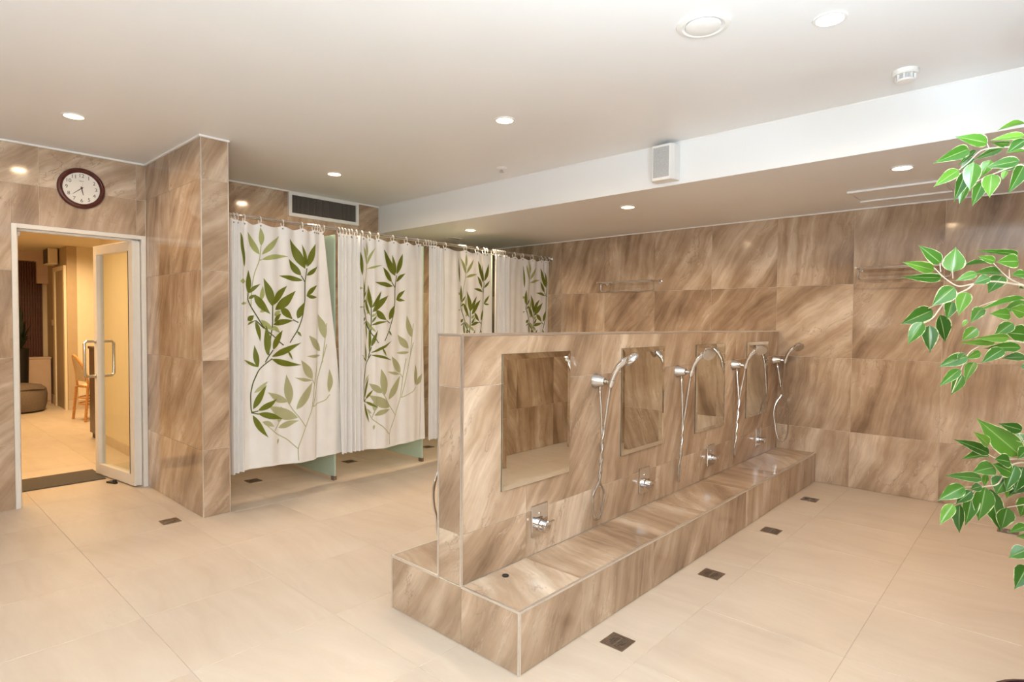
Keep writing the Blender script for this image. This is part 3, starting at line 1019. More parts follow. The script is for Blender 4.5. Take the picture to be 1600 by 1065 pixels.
# ------------------------------------------------------------------ air grille
gr = thing('air_grille', 'white framed air vent with dark vertical slats above the curtains', 'vent', (XL, 3.066, 2.4275))
w2, h2 = 0.378, 0.116
part('backing', MB().box(-0.006, -0.002, -w2 + 0.01, w2 - 0.01, -h2 + 0.01, h2 - 0.01), 'dark_grille', gr)
part('frame', MB().box(-0.006, 0.014, -w2, w2, h2 - 0.032, h2).box(-0.006, 0.014, -w2, w2, -h2, -h2 + 0.032).box(-0.006, 0.014, -w2, -w2 + 0.032, -h2 + 0.032, h2 - 0.032).box(-0.006, 0.014, w2 - 0.032, w2, -h2 + 0.032, h2 - 0.032), 'white', gr)
sl_me = MB().box(0.0, 0.009, -0.0022, 0.0022, -h2 + 0.032, h2 - 0.032).mesh('slat', 'slat')
ns = 46
for k in range(ns):
    obj('slat', sl_me, gr, Matrix.Translation((0, -w2 + 0.032 + (k + 0.5) * (2 * w2 - 0.064) / ns, 0)))

# ------------------------------------------------------------------ wall clock
ck = thing('wall_clock', 'round wall clock with dark red wooden rim above the glass door', 'clock', (XL, 1.091, 2.286))
part('rim', MB().lathe([(0.135, 0.0), (0.147, 0.004), (0.147, 0.018), (0.140, 0.030), (0.130, 0.034), (0.122, 0.030), (0.115, 0.018), (0.112, 0.012)], (0, 0, 0), (1, 0, 0), 48), 'mahogany', ck, smooth=True)
part('face', MB().lathe([(0.1135, 0.010), (0.1135, 0.0135)], (0, 0, 0), (1, 0, 0), 48), 'clock_face', ck)
# text: local X right -> +Y, up -> +Z, out -> +X
TM = Matrix(((0, 0, 1, 0), (1, 0, 0, 0), (0, 1, 0, 0), (0, 0, 0, 1)))
for h in range(1, 13):
    cu = bpy.data.curves.new('numeral', 'FONT')
    cu.body = str(h)
    cu.size = 0.036
    cu.extrude = 0.0004
    cu.align_x = 'CENTER'
    cu.align_y = 'CENTER'
    to = bpy.data.objects.new('numeral', cu)
    me = bpy.data.meshes.new_from_object(to)
    me.name = 'numeral'
    bpy.data.objects.remove(to)
    me.materials.clear()
    me.materials.append(M['ink'])
    an = h * math.pi / 6
    obj('numeral', me, ck, Matrix.Translation((0.0142, 0.090 * math.sin(an), 0.090 * math.cos(an))) @ TM)


def hand(name, ang, ln, wd, x, mat, tail=0.012):
    mb = MB().add([(x, -wd / 2, -tail), (x, wd / 2, -tail), (x, wd * 0.2, ln), (x, -wd * 0.2, ln), (x + 0.001, -wd / 2, -tail), (x + 0.001, wd / 2, -tail), (x + 0.001, wd * 0.2, ln), (x + 0.001, -wd * 0.2, ln)],
                  [(0, 3, 2, 1), (4, 5, 6, 7), (0, 1, 5, 4), (1, 2, 6, 5), (2, 3, 7, 6), (3, 0, 4, 7)])
    part(name, mb.xf(Matrix.Rotation(-ang, 4, 'X')), mat, ck)


hand('hour_hand', R(168), 0.050, 0.0085, 0.0155, 'ink')
hand('minute_hand', R(229), 0.072, 0.0065, 0.017, 'ink')
hand('second_hand', R(12), 0.060, 0.0022, 0.0185, 'red', 0.03)
part('hub', MB().lathe([(0.006, 0.0145), (0.006, 0.020), (0.004, 0.021)], (0, 0, 0), (1, 0, 0), 16), 'ink', ck)
part('maker_mark', MB().box(0.0140, 0.0144, -0.016, 0.014, 0.052, 0.0545).box(0.0140, 0.0144, -0.010, 0.009, 0.048, 0.0495), 'slat', ck)

# ------------------------------------------------------------------ doorway and glass door
d1 = bpy.data.objects.new('door_1', None)
C.objects.link(d1)
d1['kind'] = 'structure'
d1['label'] = 'glazed white-framed swing door standing open towards the lobby'
d1.location = (XL, DY0, 0)
OD = Vector((XL, DY0, 0))


def dp(name, mb, mat, parent=d1, **k):
    mb.v = [(x - OD.x, y - OD.y, z - OD.z) for x, y, z in mb.v]
    return part(name, mb, mat, parent, **k)


fw_ = 0.030
for (a, b) in ((DY0, DY0 + fw_), (DY1 - fw_, DY1)):
    dp('jamb', MB().box(XL - 0.15, XL + 0.006, a, b, 0, DZ), 'door_white', bevel=0.002)
    dp('jamb_lip', MB().box(XL - 0.09, XL - 0.05, a + (fw_ if a == DY0 else -0.012), b + (0.012 if a == DY0 else -fw_), 0, DZ - fw_), 'door_white', bevel=0.002)
dp('head', MB().box(XL - 0.15, XL + 0.006, DY0 + fw_, DY1 - fw_, DZ - fw_, DZ), 'door_white', bevel=0.002)
dp('head_lip', MB().box(XL - 0.09, XL - 0.05, DY0 + fw_, DY1 - fw_, DZ - fw_ - 0.014, DZ - fw_), 'door_white', bevel=0.002)
dp('latch_box', MB().box(XL - 0.13, XL - 0.085, DY0 + fw_ + 0.004, DY0 + fw_ + 0.03, DZ - 0.075, DZ - 0.046), 'white', bevel=0.003)
# leaf in its own frame: origin at the hinge, +x towards the free edge
hinge = Vector((-5.31, 1.446, 0))
free = Vector((-6.02, 1.345, 0))
dx = (free - hinge)
LW = dx.length
dx.normalize()
LM = Matrix.Translation(hinge - OD) @ Matrix(((dx.x, -dx.y, 0, 0), (dx.y, dx.x, 0, 0), (0, 0, 1, 0), (0, 0, 0, 1)))
ht = 0.028
ztl = 1.945
leaf = part('door_leaf', MB().box(0, 0.075, -ht, ht, 0.012, ztl).box(LW - 0.06, LW, -ht, ht, 0.012, ztl).box(0.075, LW - 0.06, -ht, ht, 0.012, 0.10).box(0.075, LW - 0.06, -ht, ht, ztl - 0.075, ztl), 'door_white', d1, bevel=0.003, mw=LM)
part('glass_pane', MB().box(0.07, LW - 0.055, -0.004, 0.004, 0.095, ztl - 0.07), 'glass', leaf)
part('seal', MB().box(0.0705, 0.078, -ht - 0.002, ht + 0.002, 0.1, ztl - 0.075), 'black', leaf)
for s in (-1, 1):
    hx = LW - 0.03
    p = [(hx, s * ht, 0.845), (hx, s * (ht + 0.065), 0.845), (hx, s * (ht + 0.082), 0.862), (hx, s * (ht + 0.082), 1.125), (hx, s * (ht + 0.065), 1.142), (hx, s * ht, 1.142)]
    part('pull_handle', MB().tube(p, 0.0125, 12).lathe([(0.020, 0), (0.020, 0.006)], (hx, s * ht, 0.845), (0, s, 0), 16).lathe([(0.020, 0), (0.020, 0.006)], (hx, s * ht, 1.142), (0, s, 0), 16), 'satin', leaf, smooth=True)
tag(part('door_stop', MB().prism([(-0.05, -0.02), (0.05, -0.012), (0.05, 0.012), (-0.05, 0.02)], 0, 0.014).lathe([(0.016, 0.014), (0.013, 0.032)], (0.028, 0, 0), n=16), 'black', None, bevel=0.002, mw=Matrix.Translation((-5.585, 1.335, 0)) @ Matrix.Rotation(0.3, 4, 'Z')),
    'small black door stop on the floor under the glass door', 'door stop')
tag(part('door_mat', MB().box(-0.215, 0.215, -0.30, 0.30, 0, 0.009), 'mat', None, bevel=0.003, mw=Matrix.Translation((-5.99, 1.035, 0))), 'dark grey doormat lying in the lobby behind the glass door', 'mat')

# ------------------------------------------------------------------ lobby beyond the door
ZLB = 2.40
struct('ceiling_lobby', MB().box(-12.3, XL - 0.15, -0.6, 4.2, ZLB, ZLB + 0.1), 'cream_wall')
struct('wall_lobby_back', MB().box(-12.15, -12.0, -0.6, 2.1, 0, ZLB), 'cream_wall')
struct('wall_lobby_return', MB().box(-12.0, -10.6, 2.0, 2.12, 0, ZLB), 'tan_wall')
struct('wall_lobby_cream', MB().box(-10.72, -10.6, 2.12, 4.2, 0, ZLB), 'cream_wall')
struct('wall_lobby_left', MB().box(-12.15, XL - 0.15, -0.7, -0.6, 0, ZLB), 'cream_wall')
struct('wall_lobby_side', MB().box(-7.55, XL - 0.15, 1.725, 1.85, 0, ZLB), 'cream_wall')
struct('wall_lobby_end', MB().box(-10.7, -7.4, 4.1, 4.2, 0, ZLB), 'cream_wall')
struct('wall_lobby_inner', MB().box(-7.55, -7.43, 1.85, 4.1, 0, ZLB), 'cream_wall')
struct('baseboard_lobby', MB().box(-10.6, -10.588, 2.0, 4.1, 0, 0.14).box(-12.0, -11.385, 1.988, 2.0, 0, 0.14), 'skirting')
struct('baseboard_side', MB().box(-7.55, XL - 0.16, 1.713, 1.725, 0, 0.10), 'skirting')
# door frame in the return wall
lf = bpy.data.objects.new('door_2', None)
C.objects.link(lf)
lf['kind'] = 'structure'
lf.location = (-11.0, 2.0, 0)
part('jamb', MB().box(-0.38, -0.28, -0.03, 0, 0, 2.06), 'cream_wall', lf)
part('jamb', MB().box(0.28, 0.36, -0.03, 0, 0, 2.06), 'cream_wall', lf)
part('head', MB().box(-0.38, 0.36, -0.03, 0, 2.06, 2.12), 'cream_wall', lf)
part('panel', MB().box(-0.28, 0.28, -0.012, 0, 0, 2.06), 'tan_wall', lf)
# slatted timber screen on the back wall
sc = thing('timber_slat_screen', 'dark red-brown timber slat screen on the far lobby wall', 'wall panel', (-11.995, 1.55, 0))
part('backing', MB().box(0, 0.012, -0.4, 0.385, 0, 2.24), 'wood_slat', sc)
me = MB().box(0.012, 0.03, -0.011, 0.011, 0, 2.24).mesh('slat', 'wood_slat')
for k in range(24):
    obj('slat', me, sc, Matrix.Translation((0, -0.385 + k * 0.033, 0)))
struct('trim_5', MB().box(-12.0, -11.9, 1.86, 2.0, 1.90, ZLB).box(-12.0, -11.9, 1.0, 1.86, 2.25, ZLB), 'pink')
sp_ = thing('lobby_speaker', 'small cream loudspeaker high on the tan lobby wall', 'speaker', (-11.2, 2.0, 2.29))
part('cabinet', MB().box(-0.16, 0.16, -0.14, -0.02, -0.14, 0.11), 'cream_wall', sp_, bevel=0.02)
part('grille', MB().box(-0.14, 0.14, -0.15, -0.138, -0.12, 0.09), 'dark_grille', sp_, bevel=0.004)
part('bracket', MB().box(-0.03, 0.03, -0.03, 0, -0.05, 0.05), 'black', sp_)
tag(part('light_switch', MB().box(-0.06, 0.06, -0.012, 0, -0.045, 0.045), 'cream_wall', None, bevel=0.004, mw=Matrix.Translation((-11.57, 2.0, 1.276))), 'cream light switch plate on the tan lobby wall', 'switch')
# bean bag
bb = thing('bean_bag', 'squat grey bean bag seat on the lobby floor', 'bean bag', (-10.93, 1.43, 0))
mb = MB()
prof = [(0.02, 0.0), (0.30, 0.0), (0.365, 0.03), (0.385, 0.12), (0.375, 0.24), (0.35, 0.33), (0.30, 0.375), (0.18, 0.40), (0.02, 0.405)]
mb.lathe(prof, n=28)
mb.v = [(x * (1 + 0.04 * math.sin(3 * math.atan2(y, x) + 9 * z)), y * (1 + 0.04 * math.sin(3 * math.atan2(y, x) + 9 * z)), z) for x, y, z in mb.v]
part('body', mb, 'bean', bb, smooth=True)
part('piping', MB().tube([(0.352 * math.cos(a * math.pi / 14), 0.352 * math.sin(a * math.pi / 14), 0.33 + 0.012 * math.sin(a * 0.9)) for a in range(29)], 0.009, 6), 'bean', bb, smooth=True)
# pale low cabinet behind it
cb = thing('low_cabinet', 'pale low cabinet against the slat screen behind the bean bag', 'cabinet', (-11.75, 1.83, 0))
part('body', MB().box(-0.125, 0.125, -0.145, 0.145, 0.0, 0.71), 'pink', cb, bevel=0.006)
part('top', MB().box(-0.128, 0.135, -0.152, 0.152, 0.711, 0.735), 'pink', cb, bevel=0.004)
part('door', MB().box(0.1255, 0.138, -0.135, 0.135, 0.05, 0.69), 'pink', cb, bevel=0.003)
# dark plant in a tall planter at the left of the doorway
pl = thing('potted_palm', 'dark spiky plant in a tall black planter in the lobby', 'plant', (-11.47, 1.575, 0))
part('planter', MB().lathe([(0.09, 0), (0.10, 0.4), (0.11, 0.86), (0.12, 0.88), (0.105, 0.885), (0.10, 0.84)], n=24), 'black', pl, smooth=True)
for k in range(26):
    an = k * 2.4
    ln = 0.5 + 0.22 * random.random()
    el = R(28 + 55 * random.random())
    rows = []
    for a in range(7):
        s = a / 6
        rr_ = ln * s * math.cos(el) * 0.30
        z = 0.86 + ln * s * math.sin(el) * 1.15 - 0.28 * s * s * (1 - el / 1.6)
        c = Vector((rr_ * math.cos(an), rr_ * math.sin(an), z))
        wv = 0.034 * math.sin(math.pi * (0.12 + 0.88 * s)) + 0.001
        sd = Vector((-math.sin(an), math.cos(an), 0)) * wv
        rows += [tuple(c - sd), tuple(c + Vector((0, 0, -0.006))), tuple(c + sd)]
    mb = MB().add(rows, [(a * 3 + b, a * 3 + b + 1, (a + 1) * 3 + b + 1, (a + 1) * 3 + b) for a in range(6) for b in range(2)])
    part('leaf', mb, 'dark_leaf', pl, smooth=True)
# rattan bistro chair (local +x = towards the counter, back at -x ... seen from the side)
ch = thing('bistro_chair', 'honey rattan bistro chair with woven seat beside the dark counter', 'chair', (-9.42, 2.10, 0), None, R(6))
for sx, sy in ((-0.17, -0.19), (-0.17, 0.19)):
    part('leg', MB().tube([(sx * 1.25, sy * 1.15, 0), (sx, sy, 0.44)], 0.016, 10), 'rattan', ch, smooth=True)
for sx, sy in ((0.17, -0.17), (0.17, 0.17)):
    part('leg', MB().tube([(sx * 1.2, sy * 1.25, 0), (sx, sy, 0.44)], 0.016, 10), 'rattan', ch, smooth=True)
part('seat', MB().lathe([(0.185, 0.435), (0.205, 0.445), (0.205, 0.462), (0.185, 0.468)], n=24), 'weave', ch, smooth=True)
part('seat_ring', MB().tube([(0.205 * math.cos(a * math.pi / 12), 0.205 * math.sin(a * math.pi / 12), 0.45) for a in range(25)], 0.014, 8), 'rattan', ch, smooth=True)
arch = [(-0.20 + 0.40 * s, -0.17 - 0.10 * math.sin(math.pi * s) * 1.0, 0.45 + 0.41 * math.sin(math.pi * s) ** 0.55) for s in [k / 24 for k in range(25)]]
part('back_frame', MB().tube(arch, 0.014, 8), 'rattan', ch, smooth=True)
bk = MB()
rows = []
for a in range(9):
    s = 0.10 + 0.80 * a / 8
    x = -0.20 + 0.40 * s
    zt = 0.45 + 0.40 * math.sin(math.pi * s) ** 0.55
    yt = -0.17 - 0.10 * math.sin(math.pi * s)
    rows += [(x, -0.185, 0.52), (x, yt, zt), (x, yt - 0.008, zt), (x, -0.193, 0.52)]
bk.add(rows, [(a * 4 + b, a * 4 + (b + 1) % 4, (a + 1) * 4 + (b + 1) % 4, (a + 1) * 4 + b) for a in range(8) for b in range(4)])
part('back_panel', bk, 'weave', ch)
for z in (0.22, 0.30):
    part('stretcher', MB().tube([(0.20 * math.cos(a * math.pi / 8 + math.pi / 4), 0.21 * math.sin(a * math.pi / 8 + math.pi / 4), z) for a in range(17)], 0.010, 8), 'rattan', ch, smooth=True)
# counter
co_ = thing('bar_counter', 'tall dark wooden counter behind the open glass door', 'counter', (-7.82, 1.98, 0))
part('body', MB().box(-0.17, 0.17, -0.28, 0.5, 0.06, 1.0), 'counter', co_, bevel=0.004)
part('plinth', MB().box(-0.15, 0.15, -0.26, 0.47, 0, 0.06), 'black', co_)
part('worktop', MB().box(-0.18, 0.18, -0.29, 0.53, 1.0005, 1.03), 'counter', co_, bevel=0.004)
area_light('lobby_lamp', (-9.35, 1.75, ZLB - 0.02), (0, 0, 0), 1.4, LOBBY_W, LOBBY_COL, shape='RECTANGLE', size_y=0.7)
area_light('lobby_lamp', (-6.7, 0.6, ZLB - 0.02), (0, 0, 0), 0.5, LOBBY_W * 0.6, LOBBY_COL, shape='RECTANGLE', size_y=0.5)

# ------------------------------------------------------------------ loudspeaker on the bulkhead
sp_ = thing('wall_loudspeaker', 'white box loudspeaker with grey grille mounted on the white bulkhead', 'speaker', (-1.935, YB, 2.40))
part('cabinet', MB().prism([(-0.080, 0), (0.085, 0), (0.082, -0.075), (0.068, -0.105), (-0.066, -0.105), (-0.080, -0.07)], -0.118, 0.118), 'white', sp_, bevel=0.006)
part('grille', MB().box(-0.056, 0.058, -0.108, -0.1045, -0.098, 0.100), 'grey_mesh', sp_, bevel=0.001)

# ------------------------------------------------------------------ ceiling fittings
dl = thing('downlight', '', 'downlight')
part('trim_ring', MB().lathe([(0.050, -0.0005), (0.064, -0.0005), (0.062, -0.005), (0.051, -0.006), (0.050, -0.0005)], n=32, caps=False), 'white', dl, smooth=True)
part('lens', MB().lathe([(0.0505, -0.001), (0.0505, -0.0045), (0.03, -0.0085)], n=32), 'lamp', dl, smooth=True)
HI = 'round recessed downlight in the high ceiling, '
LOWL = 'round recessed downlight under the white bulkhead, '
DLS = [(-4.36, 0.868, ZC, HI + 'out from the wall clock'), (-4.40, 2.64, ZC, HI + 'in front of the air vent'), (-2.455, 2.62, ZC, HI + 'above the open end of the partition'),
       (-0.675, 2.615, ZC, HI + 'beside the round disc vent'), (-4.348, 4.144, ZL, LOWL + 'above the shower curtains'), (-2.52, 4.142, ZL, LOWL + 'above the partition'),
       (-0.664, 4.165, ZL, LOWL + 'beside the access hatch')]
for i, (x, y, z, lb) in enumerate(DLS):
    o = dl if i == 0 else copy_tree(dl)
    o.location = (x, y, z)
    tag(o, lb, 'downlight', 'ceiling downlights')
    area_light('lamp', (x, y, z - 0.010), (0, 0, 0), 0.085, DOWN_W * (1.35 if z == ZL or i == 1 else 0.9), DOWN_COL, spread=R(165))
dv = thing('disc_vent', 'round white disc valve in the high ceiling', 'vent', (-1.072, 2.326, ZC))
part('rim', MB().lathe([(0.060, 0.0), (0.108, 0.0), (0.104, -0.008), (0.085, -0.012), (0.075, -0.006), (0.066, -0.004), (0.060, 0.0)], n=40, caps=False), 'white', dv, smooth=True)
part('disc', MB().lathe([(0.070, -0.006), (0.068, -0.014), (0.05, -0.018), (0.02, -0.019)], n=40), 'white', dv, smooth=True)
sd_ = thing('smoke_detector', 'white finned smoke detector near the bulkhead', 'smoke detector', (-0.536, 3.385, ZC))
part('base', MB().lathe([(0.056, 0), (0.056, -0.014), (0.050, -0.022)], n=32), 'white', sd_, smooth=True)
part('chamber', MB().lathe([(0.034, -0.02), (0.034, -0.046)], n=24), 'grey_mesh', sd_, smooth=True)
for k in range(8):
    part('fin', MB().box(0.032, 0.043, -0.003, 0.003, -0.046, -0.02), 'white', sd_, mw=Matrix.Rotation(k * math.pi / 4, 4, 'Z'))
part('cap', MB().lathe([(0.040, -0.044), (0.038, -0.052), (0.015, -0.056)], n=32), 'white', sd_, smooth=True)
sk = thing('sprinkler', 'tiny white sprinkler rosette in the high ceiling left of the speaker', 'sprinkler', (-3.218, 3.404, ZC))
part('rosette', MB().lathe([(0.040, 0), (0.040, -0.006), (0.028, -0.014), (0.014, -0.016)], n=28), 'white', sk, smooth=True)
part('head', MB().lathe([(0.010, -0.014), (0.012, -0.030), (0.018, -0.032), (0.018, -0.036)], n=18), 'satin', sk, smooth=True)
hb = thing('access_hatch', 'rectangular ceiling access hatch under the bulkhead with white edge beads', 'hatch', (-0.79, 4.87, ZL))
hx, hy = 0.28, 0.20
part('panel', MB().box(-hx + 0.012, hx - 0.012, -hy + 0.012, hy - 0.012, -0.004, -0.0002), 'paint', hb)
for mb in (MB().box(-hx, hx, -hy - 0.010, -hy + 0.010, -0.014, -0.0002), MB().box(-hx, hx, hy - 0.010, hy + 0.010, -0.014, -0.0002)):
    part('bead', mb, 'cornice', hb, bevel=0.003)
for mb in (MB().box(-hx, -hx + 0.008, -hy + 0.010, hy - 0.010, -0.006, -0.0002), MB().box(hx - 0.008, hx, -hy + 0.010, hy - 0.010, -0.006, -0.0002)):
    part('side_bead', mb, 'paint', hb)
hs = thing('slot_diffuser', 'narrow white slot diffuser under the bulkhead above the third curtain', 'vent', (-4.90, 4.42, ZL))
part('frame', MB().box(-0.03, 0.03, -0.09, 0.09, -0.006, -0.0002), 'white', hs, bevel=0.002)
part('slot', MB().box(-0.012, 0.012, -0.075, 0.075, -0.0075, -0.0058), 'slat', hs)


# ------------------------------------------------------------------ towel racks on the far wall
def towel_rack(x0, x1, z, label):
    r = thing('towel_rack', label, 'towel rack', ((x0 + x1) / 2, YF, z), 'towel racks on the far wall')
    L = (x1 - x0) / 2
    for s in (-1, 1):
        part('wall_plate', MB().lathe([(0.022, 0.0), (0.022, 0.006), (0.012, 0.012)], (s * L, 0, 0), (0, -1, 0), 20), 'chrome', r, smooth=True)
        part('arm', MB().tube([(s * L, -0.005, 0), (s * L, -0.20, 0)], 0.008, 10), 'chrome', r, smooth=True)
    for d in (0.05, 0.12, 0.195):
        part('shelf_bar', MB().tube([(-L, -d, 0), (L, -d, 0)], 0.0055, 8), 'chrome', r, smooth=True)
    q = [(-L + 0.004, -0.13, -0.004), (-L + 0.004, -0.13, -0.070), (-L + 0.010, -0.13, -0.086), (-L + 0.028, -0.13, -0.092), (L - 0.028, -0.13, -0.092), (L - 0.010, -0.13, -0.086), (L - 0.004, -0.13, -0.070), (L - 0.004, -0.13, -0.004)]
    part('hanging_rail', MB().tube(q, 0.0058, 8), 'chrome', r, smooth=True)


towel_rack(-3.53, -2.90, 1.755, 'chrome towel rack high on the far wall beyond the partition mirrors')
towel_rack(-1.12, -0.52, 1.775, 'chrome towel rack on the far wall behind the ficus leaves')

# ------------------------------------------------------------------ unseen fill uplights, added in place of a bounce flash (local +x points out of the wall)
u0 = thing('fill_uplight', '', 'added fill lamp')
part('bowl', MB().lathe([(0.03, -0.10), (0.10, -0.06), (0.16, 0.0), (0.165, 0.03), (0.155, 0.03), (0.15, 0.004), (0.09, -0.05), (0.02, -0.085)], (0.19, 0, 0), (0, 0, 1), 32), 'white', u0, smooth=True)
part('bracket', MB().box(0.0005, 0.05, -0.05, 0.05, -0.06, 0.02), 'white', u0, bevel=0.006)
for i, (x, y, rz, kw, lb) in enumerate([(XR, 0.95, math.pi, 1.6, 'white bowl fill uplight added on the right-hand tiled wall'), (-0.7, YN, math.pi / 2, 0.9, 'white bowl fill uplight added on the rear wall close to the right-hand wall'),
                                    (-2.4, YN, math.pi / 2, 0.55, 'white bowl fill uplight added in the middle of the rear wall')]):
    o = u0 if i == 0 else copy_tree(u0)
    o.location = (x, y, 1.25)
    o.rotation_euler = (0, 0, rz)
    tag(o, lb, 'added fill lamp', 'added fill uplights')
    area_light('lamp', (x + 0.19 * math.cos(rz), y + 0.19 * math.sin(rz), 1.278), (math.pi, 0, 0), 0.28, FILL_UP_W * kw, FILL_UP_COL, spread=R(175))  # added emitter, throws fill light up onto the ceiling

gb = thing('fill_globe', 'opal fill globe added on the right-hand tiled wall, out of view', 'added fill lamp', (XR, -0.35, 1.75))  # added unseen fill source, lights upright faces from the camera side
part('globe', MB().lathe([(0.13 * math.sin(k * math.pi / 16), -0.13 * math.cos(k * math.pi / 16)) for k in range(17)], (-0.19, 0, 0), (0, 0, 1), 28), 'globe', gb, smooth=True)
part('bracket', MB().lathe([(0.06, 0.0005), (0.06, 0.02), (0.02, 0.03), (0.02, 0.075)], (0, 0, 0), (-1, 0, 0), 20), 'white', gb, smooth=True)

# ------------------------------------------------------------------ potted ficus at the right
TR = at(1.62, 1697, 800)
fi = thing('ficus_tree', 'potted ficus with cream-edged green leaves by the right-hand wall', 'plant', (TR.x, TR.y, 0))
FO = Vector((TR.x, TR.y, 0))
part('pot', MB().lathe([(0.13, 0.0), (0.15, 0.02), (0.185, 0.17), (0.20, 0.20), (0.20, 0.225), (0.185, 0.23), (0.175, 0.19)], n=40), 'pot', fi, smooth=True)
part('soil', MB().lathe([(0.172, 0.175), (0.17, 0.192), (0.05, 0.20)], n=32), 'soil', fi)
for k, (ax_, ph) in enumerate(((0.02, 0), (0.02, 2.1), (0.018, 4.2))):
    pts = [(ax_ * math.cos(ph + 5 * s), ax_ * math.sin(ph + 5 * s), 0.18 + 1.82 * s) for s in [j / 24 for j in range(25)]]
    part('trunk', MB().tube(pts, [0.016 - 0.008 * j / 24 for j in range(25)], 8), 'bark', fi, smooth=True)

# leaf mesh: +x from base to tip, folded along the midrib, unit length
mb = MB()
uvs = []
na, nb = 10, 6
for a in range(na + 1):
    s = a / na
    wv = 0.5 * (math.sin(math.pi * min(1, s * 1.02) ** 0.72) ** 0.95) * (1 - 0.25 * s) if 0 < s < 1 else 0.004
    if s > 0.86:
        wv *= 0.8
    for b in range(nb + 1):
        tv = -1 + 2 * b / nb
        mb.v.append((s, wv * tv, 0.16 * abs(tv) * wv * 1.2 - 0.13 * s * s))
        uvs.append((s, (tv + 1) / 2))
mb.f = [(a * (nb + 1) + b, a * (nb + 1) + b + 1, (a + 1) * (nb + 1) + b + 1, (a + 1) * (nb + 1) + b) for a in range(na) for b in range(nb)]
LEAF = bpy.data.meshes.new('leaf')
LEAF.from_pydata(mb.v, [], mb.f)
ul_ = LEAF.uv_layers.new(name='uv')
for p in LEAF.polygons:
    p.use_smooth = True
    for li in p.loop_indices:
        ul_.data[li].uv = uvs[LEAF.loops[li].vertex_index]
LEAF.materials.append(M['leaf'])


def put_leaf(b, tip, wd, nrm):
    d = tip - b
    L = d.length
    ex = d.normalized()
    ez = nrm - ex * nrm.dot(ex)
    ez.normalize()
    ey = ez.cross(ex)
    m = Matrix(((ex.x * L, ey.x * wd, ez.x * L, b.x - FO.x), (ex.y * L, ey.y * wd, ez.y * L, b.y - FO.y), (ex.z * L, ey.z * wd, ez.z * L, b.z - FO.z), (0, 0, 0, 1)))
    obj('leaf', LEAF, fi, m)


ZA = (1440, 180, 7.606)
ZB_ = (1400, 370, 3.945)
ZD = (1450, 640, 3.807)
FL = [(ZA, [(785, 330, 430, 245, 150), (560, 400, 200, 545, 150), (640, 410, 440, 590, 60), (440, 650, 160, 830, 130), (520, 680, 410, 990, 130), (620, 560, 570, 900, 170), (820, 530, 700, 740, 120),
            (540, 830, 440, 1060, 90), (730, 790, 610, 1060, 130), (830, 700, 810, 960, 170), (960, 390, 630, 520, 90), (1165, 540, 770, 610, 130), (1225, 575, 1060, 905, 150), (1225, 240, 830, 280, 90),
            (1235, 100, 930, 130, 110), (1240, 290, 1020, 430, 140), (1120, 600, 900, 660, 70), (1000, 660, 960, 760, 60), (1040, 340, 860, 340, 80), (620, 500, 450, 650, 80), (1260, 420, 1010, 430, 60)]),
      (ZB_, [(275, 160, 150, 55, 72), (235, 205, 55, 155, 66), (280, 250, 60, 250, 54), (348, 215, 370, 60, 112), (575, 165, 415, 155, 52), (610, 150, 515, 120, 46), (755, 150, 635, 150, 84), (755, 105, 520, 82, 36),
             (500, 225, 370, 265, 50), (650, 220, 490, 210, 62), (580, 250, 480, 285, 62), (655, 240, 570, 335, 92), (360, 310, 225, 425, 96), (225, 450, 40, 535, 98), (165, 525, 70, 660, 76), (205, 545, 215, 710, 82),
             (268, 480, 320, 655, 88), (345, 400, 320, 500, 70), (435, 340, 385, 475, 76), (530, 435, 465, 520, 66), (500, 560, 405, 640, 70), (440, 510, 405, 555, 24), (610, 650, 410, 650, 42), (440, 735, 265, 795, 76),
             (395, 815, 270, 915, 58), (410, 850, 340, 975, 62), (480, 770, 425, 880, 58), (520, 710, 440, 750, 46), (430, 715, 380, 745, 42), (660, 690, 530, 770, 72), (720, 530, 605, 610, 72), (700, 620, 510, 625, 52),
             (705, 480, 595, 470, 72), (800, 470, 710, 440, 84), (800, 600, 690, 590, 112), (770, 680, 560, 680, 62), (800, 740, 655, 740, 62), (800, 380, 510, 430, 44), (800, 400, 655, 460, 64), (800, 230, 720, 230, 62),
             (830, 320, 755, 320, 66), (830, 800, 765, 795, 50)]),
      (ZD, [(550, 270, 300, 60, 132), (365, 260, 175, 175, 66), (360, 265, 215, 275, 60), (360, 210, 290, 135, 60), (395, 340, 275, 365, 88), (490, 310, 405, 290, 84), (500, 375, 395, 320, 92), (560, 120, 430, 85, 62),
            (590, 170, 490, 165, 54), (320, 410, 120, 385, 58), (215, 455, 65, 535, 82), (260, 480, 165, 560, 62), (150, 560, 70, 680, 62), (190, 560, 175, 740, 66), (265, 490, 230, 690, 82), (340, 460, 305, 670, 102),
            (370, 470, 430, 735, 92), (470, 580, 440, 722, 86), (590, 690, 490, 720, 52), (590, 830, 480, 875, 84), (590, 930, 525, 1060, 92), (470, 400, 400, 500, 112), (520, 330, 465, 480, 72), (565, 340, 515, 480, 112),
            (590, 520, 540, 640, 72), (350, 380, 330, 460, 34), (500, 450, 470, 520, 62), (600, 230, 540, 280, 66), (590, 430, 480, 500, 84), (320, 455, 250, 470, 52), (600, 760, 540, 750, 40)])]
rnd = random.Random(3)
CAMP = Vector((0, 0, H_CAM))
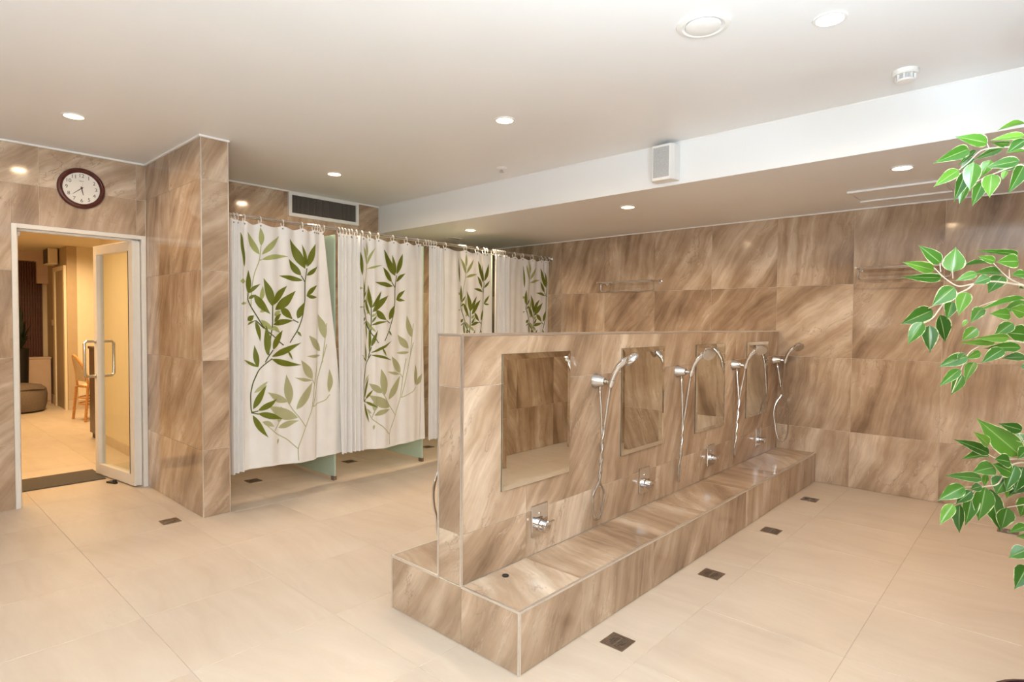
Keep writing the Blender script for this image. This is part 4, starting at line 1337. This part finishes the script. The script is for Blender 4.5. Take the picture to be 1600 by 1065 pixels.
for (ox, oy, sc_), lst in FL:
    for (x0, y0, x1, y1, wd) in lst:
        dep = 1.55 + rnd.uniform(-0.09, 0.09)
        a = at(dep, ox + x0 / sc_, oy + y0 / sc_)
        b = at(dep + rnd.uniform(-0.035, 0.02), ox + x1 / sc_, oy + y1 / sc_)
        view = (CAMP - a).normalized()
        nrm = (view + Vector((rnd.uniform(-0.35, 0.35), rnd.uniform(-0.35, 0.35), rnd.uniform(-0.1, 0.55)))).normalized()
        put_leaf(a, b, wd / sc_ * dep / F_PX * 1.18, nrm)
# branches inside the frame, running back to the trunk
BR = [(ZA, [(1700, 900), (1217, 560), (1000, 640), (720, 750), (640, 800)]), (ZA, [(1700, 700), (1217, 370), (900, 380), (700, 410), (560, 560), (440, 650)]), (ZA, [(800, 390), (775, 330)]),
      (ZB_, [(1100, 420), (789, 300), (700, 260), (640, 205), (600, 160)]), (ZB_, [(789, 300), (600, 270), (480, 288), (380, 310), (300, 255), (250, 205), (235, 190)]), (ZB_, [(480, 288), (440, 325), (330, 370), (200, 440)]),
      (ZB_, [(330, 368), (270, 440), (225, 505), (170, 525)]), (ZB_, [(1100, 800), (789, 640), (600, 640), (450, 700), (400, 820), (345, 960)]), (ZB_, [(1100, 600), (789, 370), (600, 395), (510, 430)]),
      (ZB_, [(700, 250), (697, 200)]), (ZB_, [(350, 255), (348, 210)]), (ZB_, [(275, 215), (270, 160)]),
      (ZD, [(900, 380), (571, 290), (490, 295), (400, 290), (360, 265)]), (ZD, [(900, 400), (571, 305), (480, 330), (420, 450), (330, 455), (270, 480), (215, 540), (150, 560)]), (ZD, [(330, 455), (215, 460)]), (ZD, [(571, 190), (540, 140)]),
      (ZD, [(900, 500), (590, 560), (470, 580)]), (ZD, [(900, 700), (590, 830), (575, 950)])]
for (ox, oy, sc_), pl_ in BR:
    pts = []
    for (x, y) in pl_:
        pts.append(at(1.565, ox + x / sc_, oy + y / sc_) - FO)
    if ox + pl_[0][0] / sc_ > 1620:
        pts = [Vector((0, 0, max(0.5, pts[0].z - 0.22)))] + pts
    fine = []
    for a, b in zip(pts, pts[1:]):
        fine += [a + (b - a) * s / 5 for s in range(5)]
    fine.append(pts[-1])
    for _ in range(3):
        fine = [fine[0]] + [(fine[i - 1] + fine[i] * 2 + fine[i + 1]) / 4 for i in range(1, len(fine) - 1)] + [fine[-1]]
    n_ = len(fine)
    r0 = 0.0026 if n_ > 12 else 0.0013
    part('branch', MB().tube(fine, [r0 + (0.0010 - r0) * j / (n_ - 1) for j in range(n_)], 6), 'twig', fi, smooth=True)
# the rest of the crown, beyond the frame's edge
for k in range(90):
    an = rnd.uniform(0, 2 * math.pi)
    rr_ = rnd.uniform(0.06, 0.30)
    z = rnd.uniform(0.75, 2.15)
    a = FO + Vector((rr_ * math.cos(an), rr_ * math.sin(an), z))
    rel = a - CAMP
    dpt = rel.dot(_fw)
    px = 800 + F_PX * rel.dot(CR) / dpt
    if px < 1650 or a.x > XR - 0.1:
        continue
    d = Vector((math.cos(an), math.sin(an), rnd.uniform(-0.9, 0.2))).normalized()
    put_leaf(a, a + d * rnd.uniform(0.065, 0.085), rnd.uniform(0.03, 0.04), Vector((rnd.uniform(-.4, .4), rnd.uniform(-.4, .4), 1)))
    part('twig', MB().tube([Vector((0, 0, z - 0.08)), a - FO], 0.0018, 5), 'twig', fi)
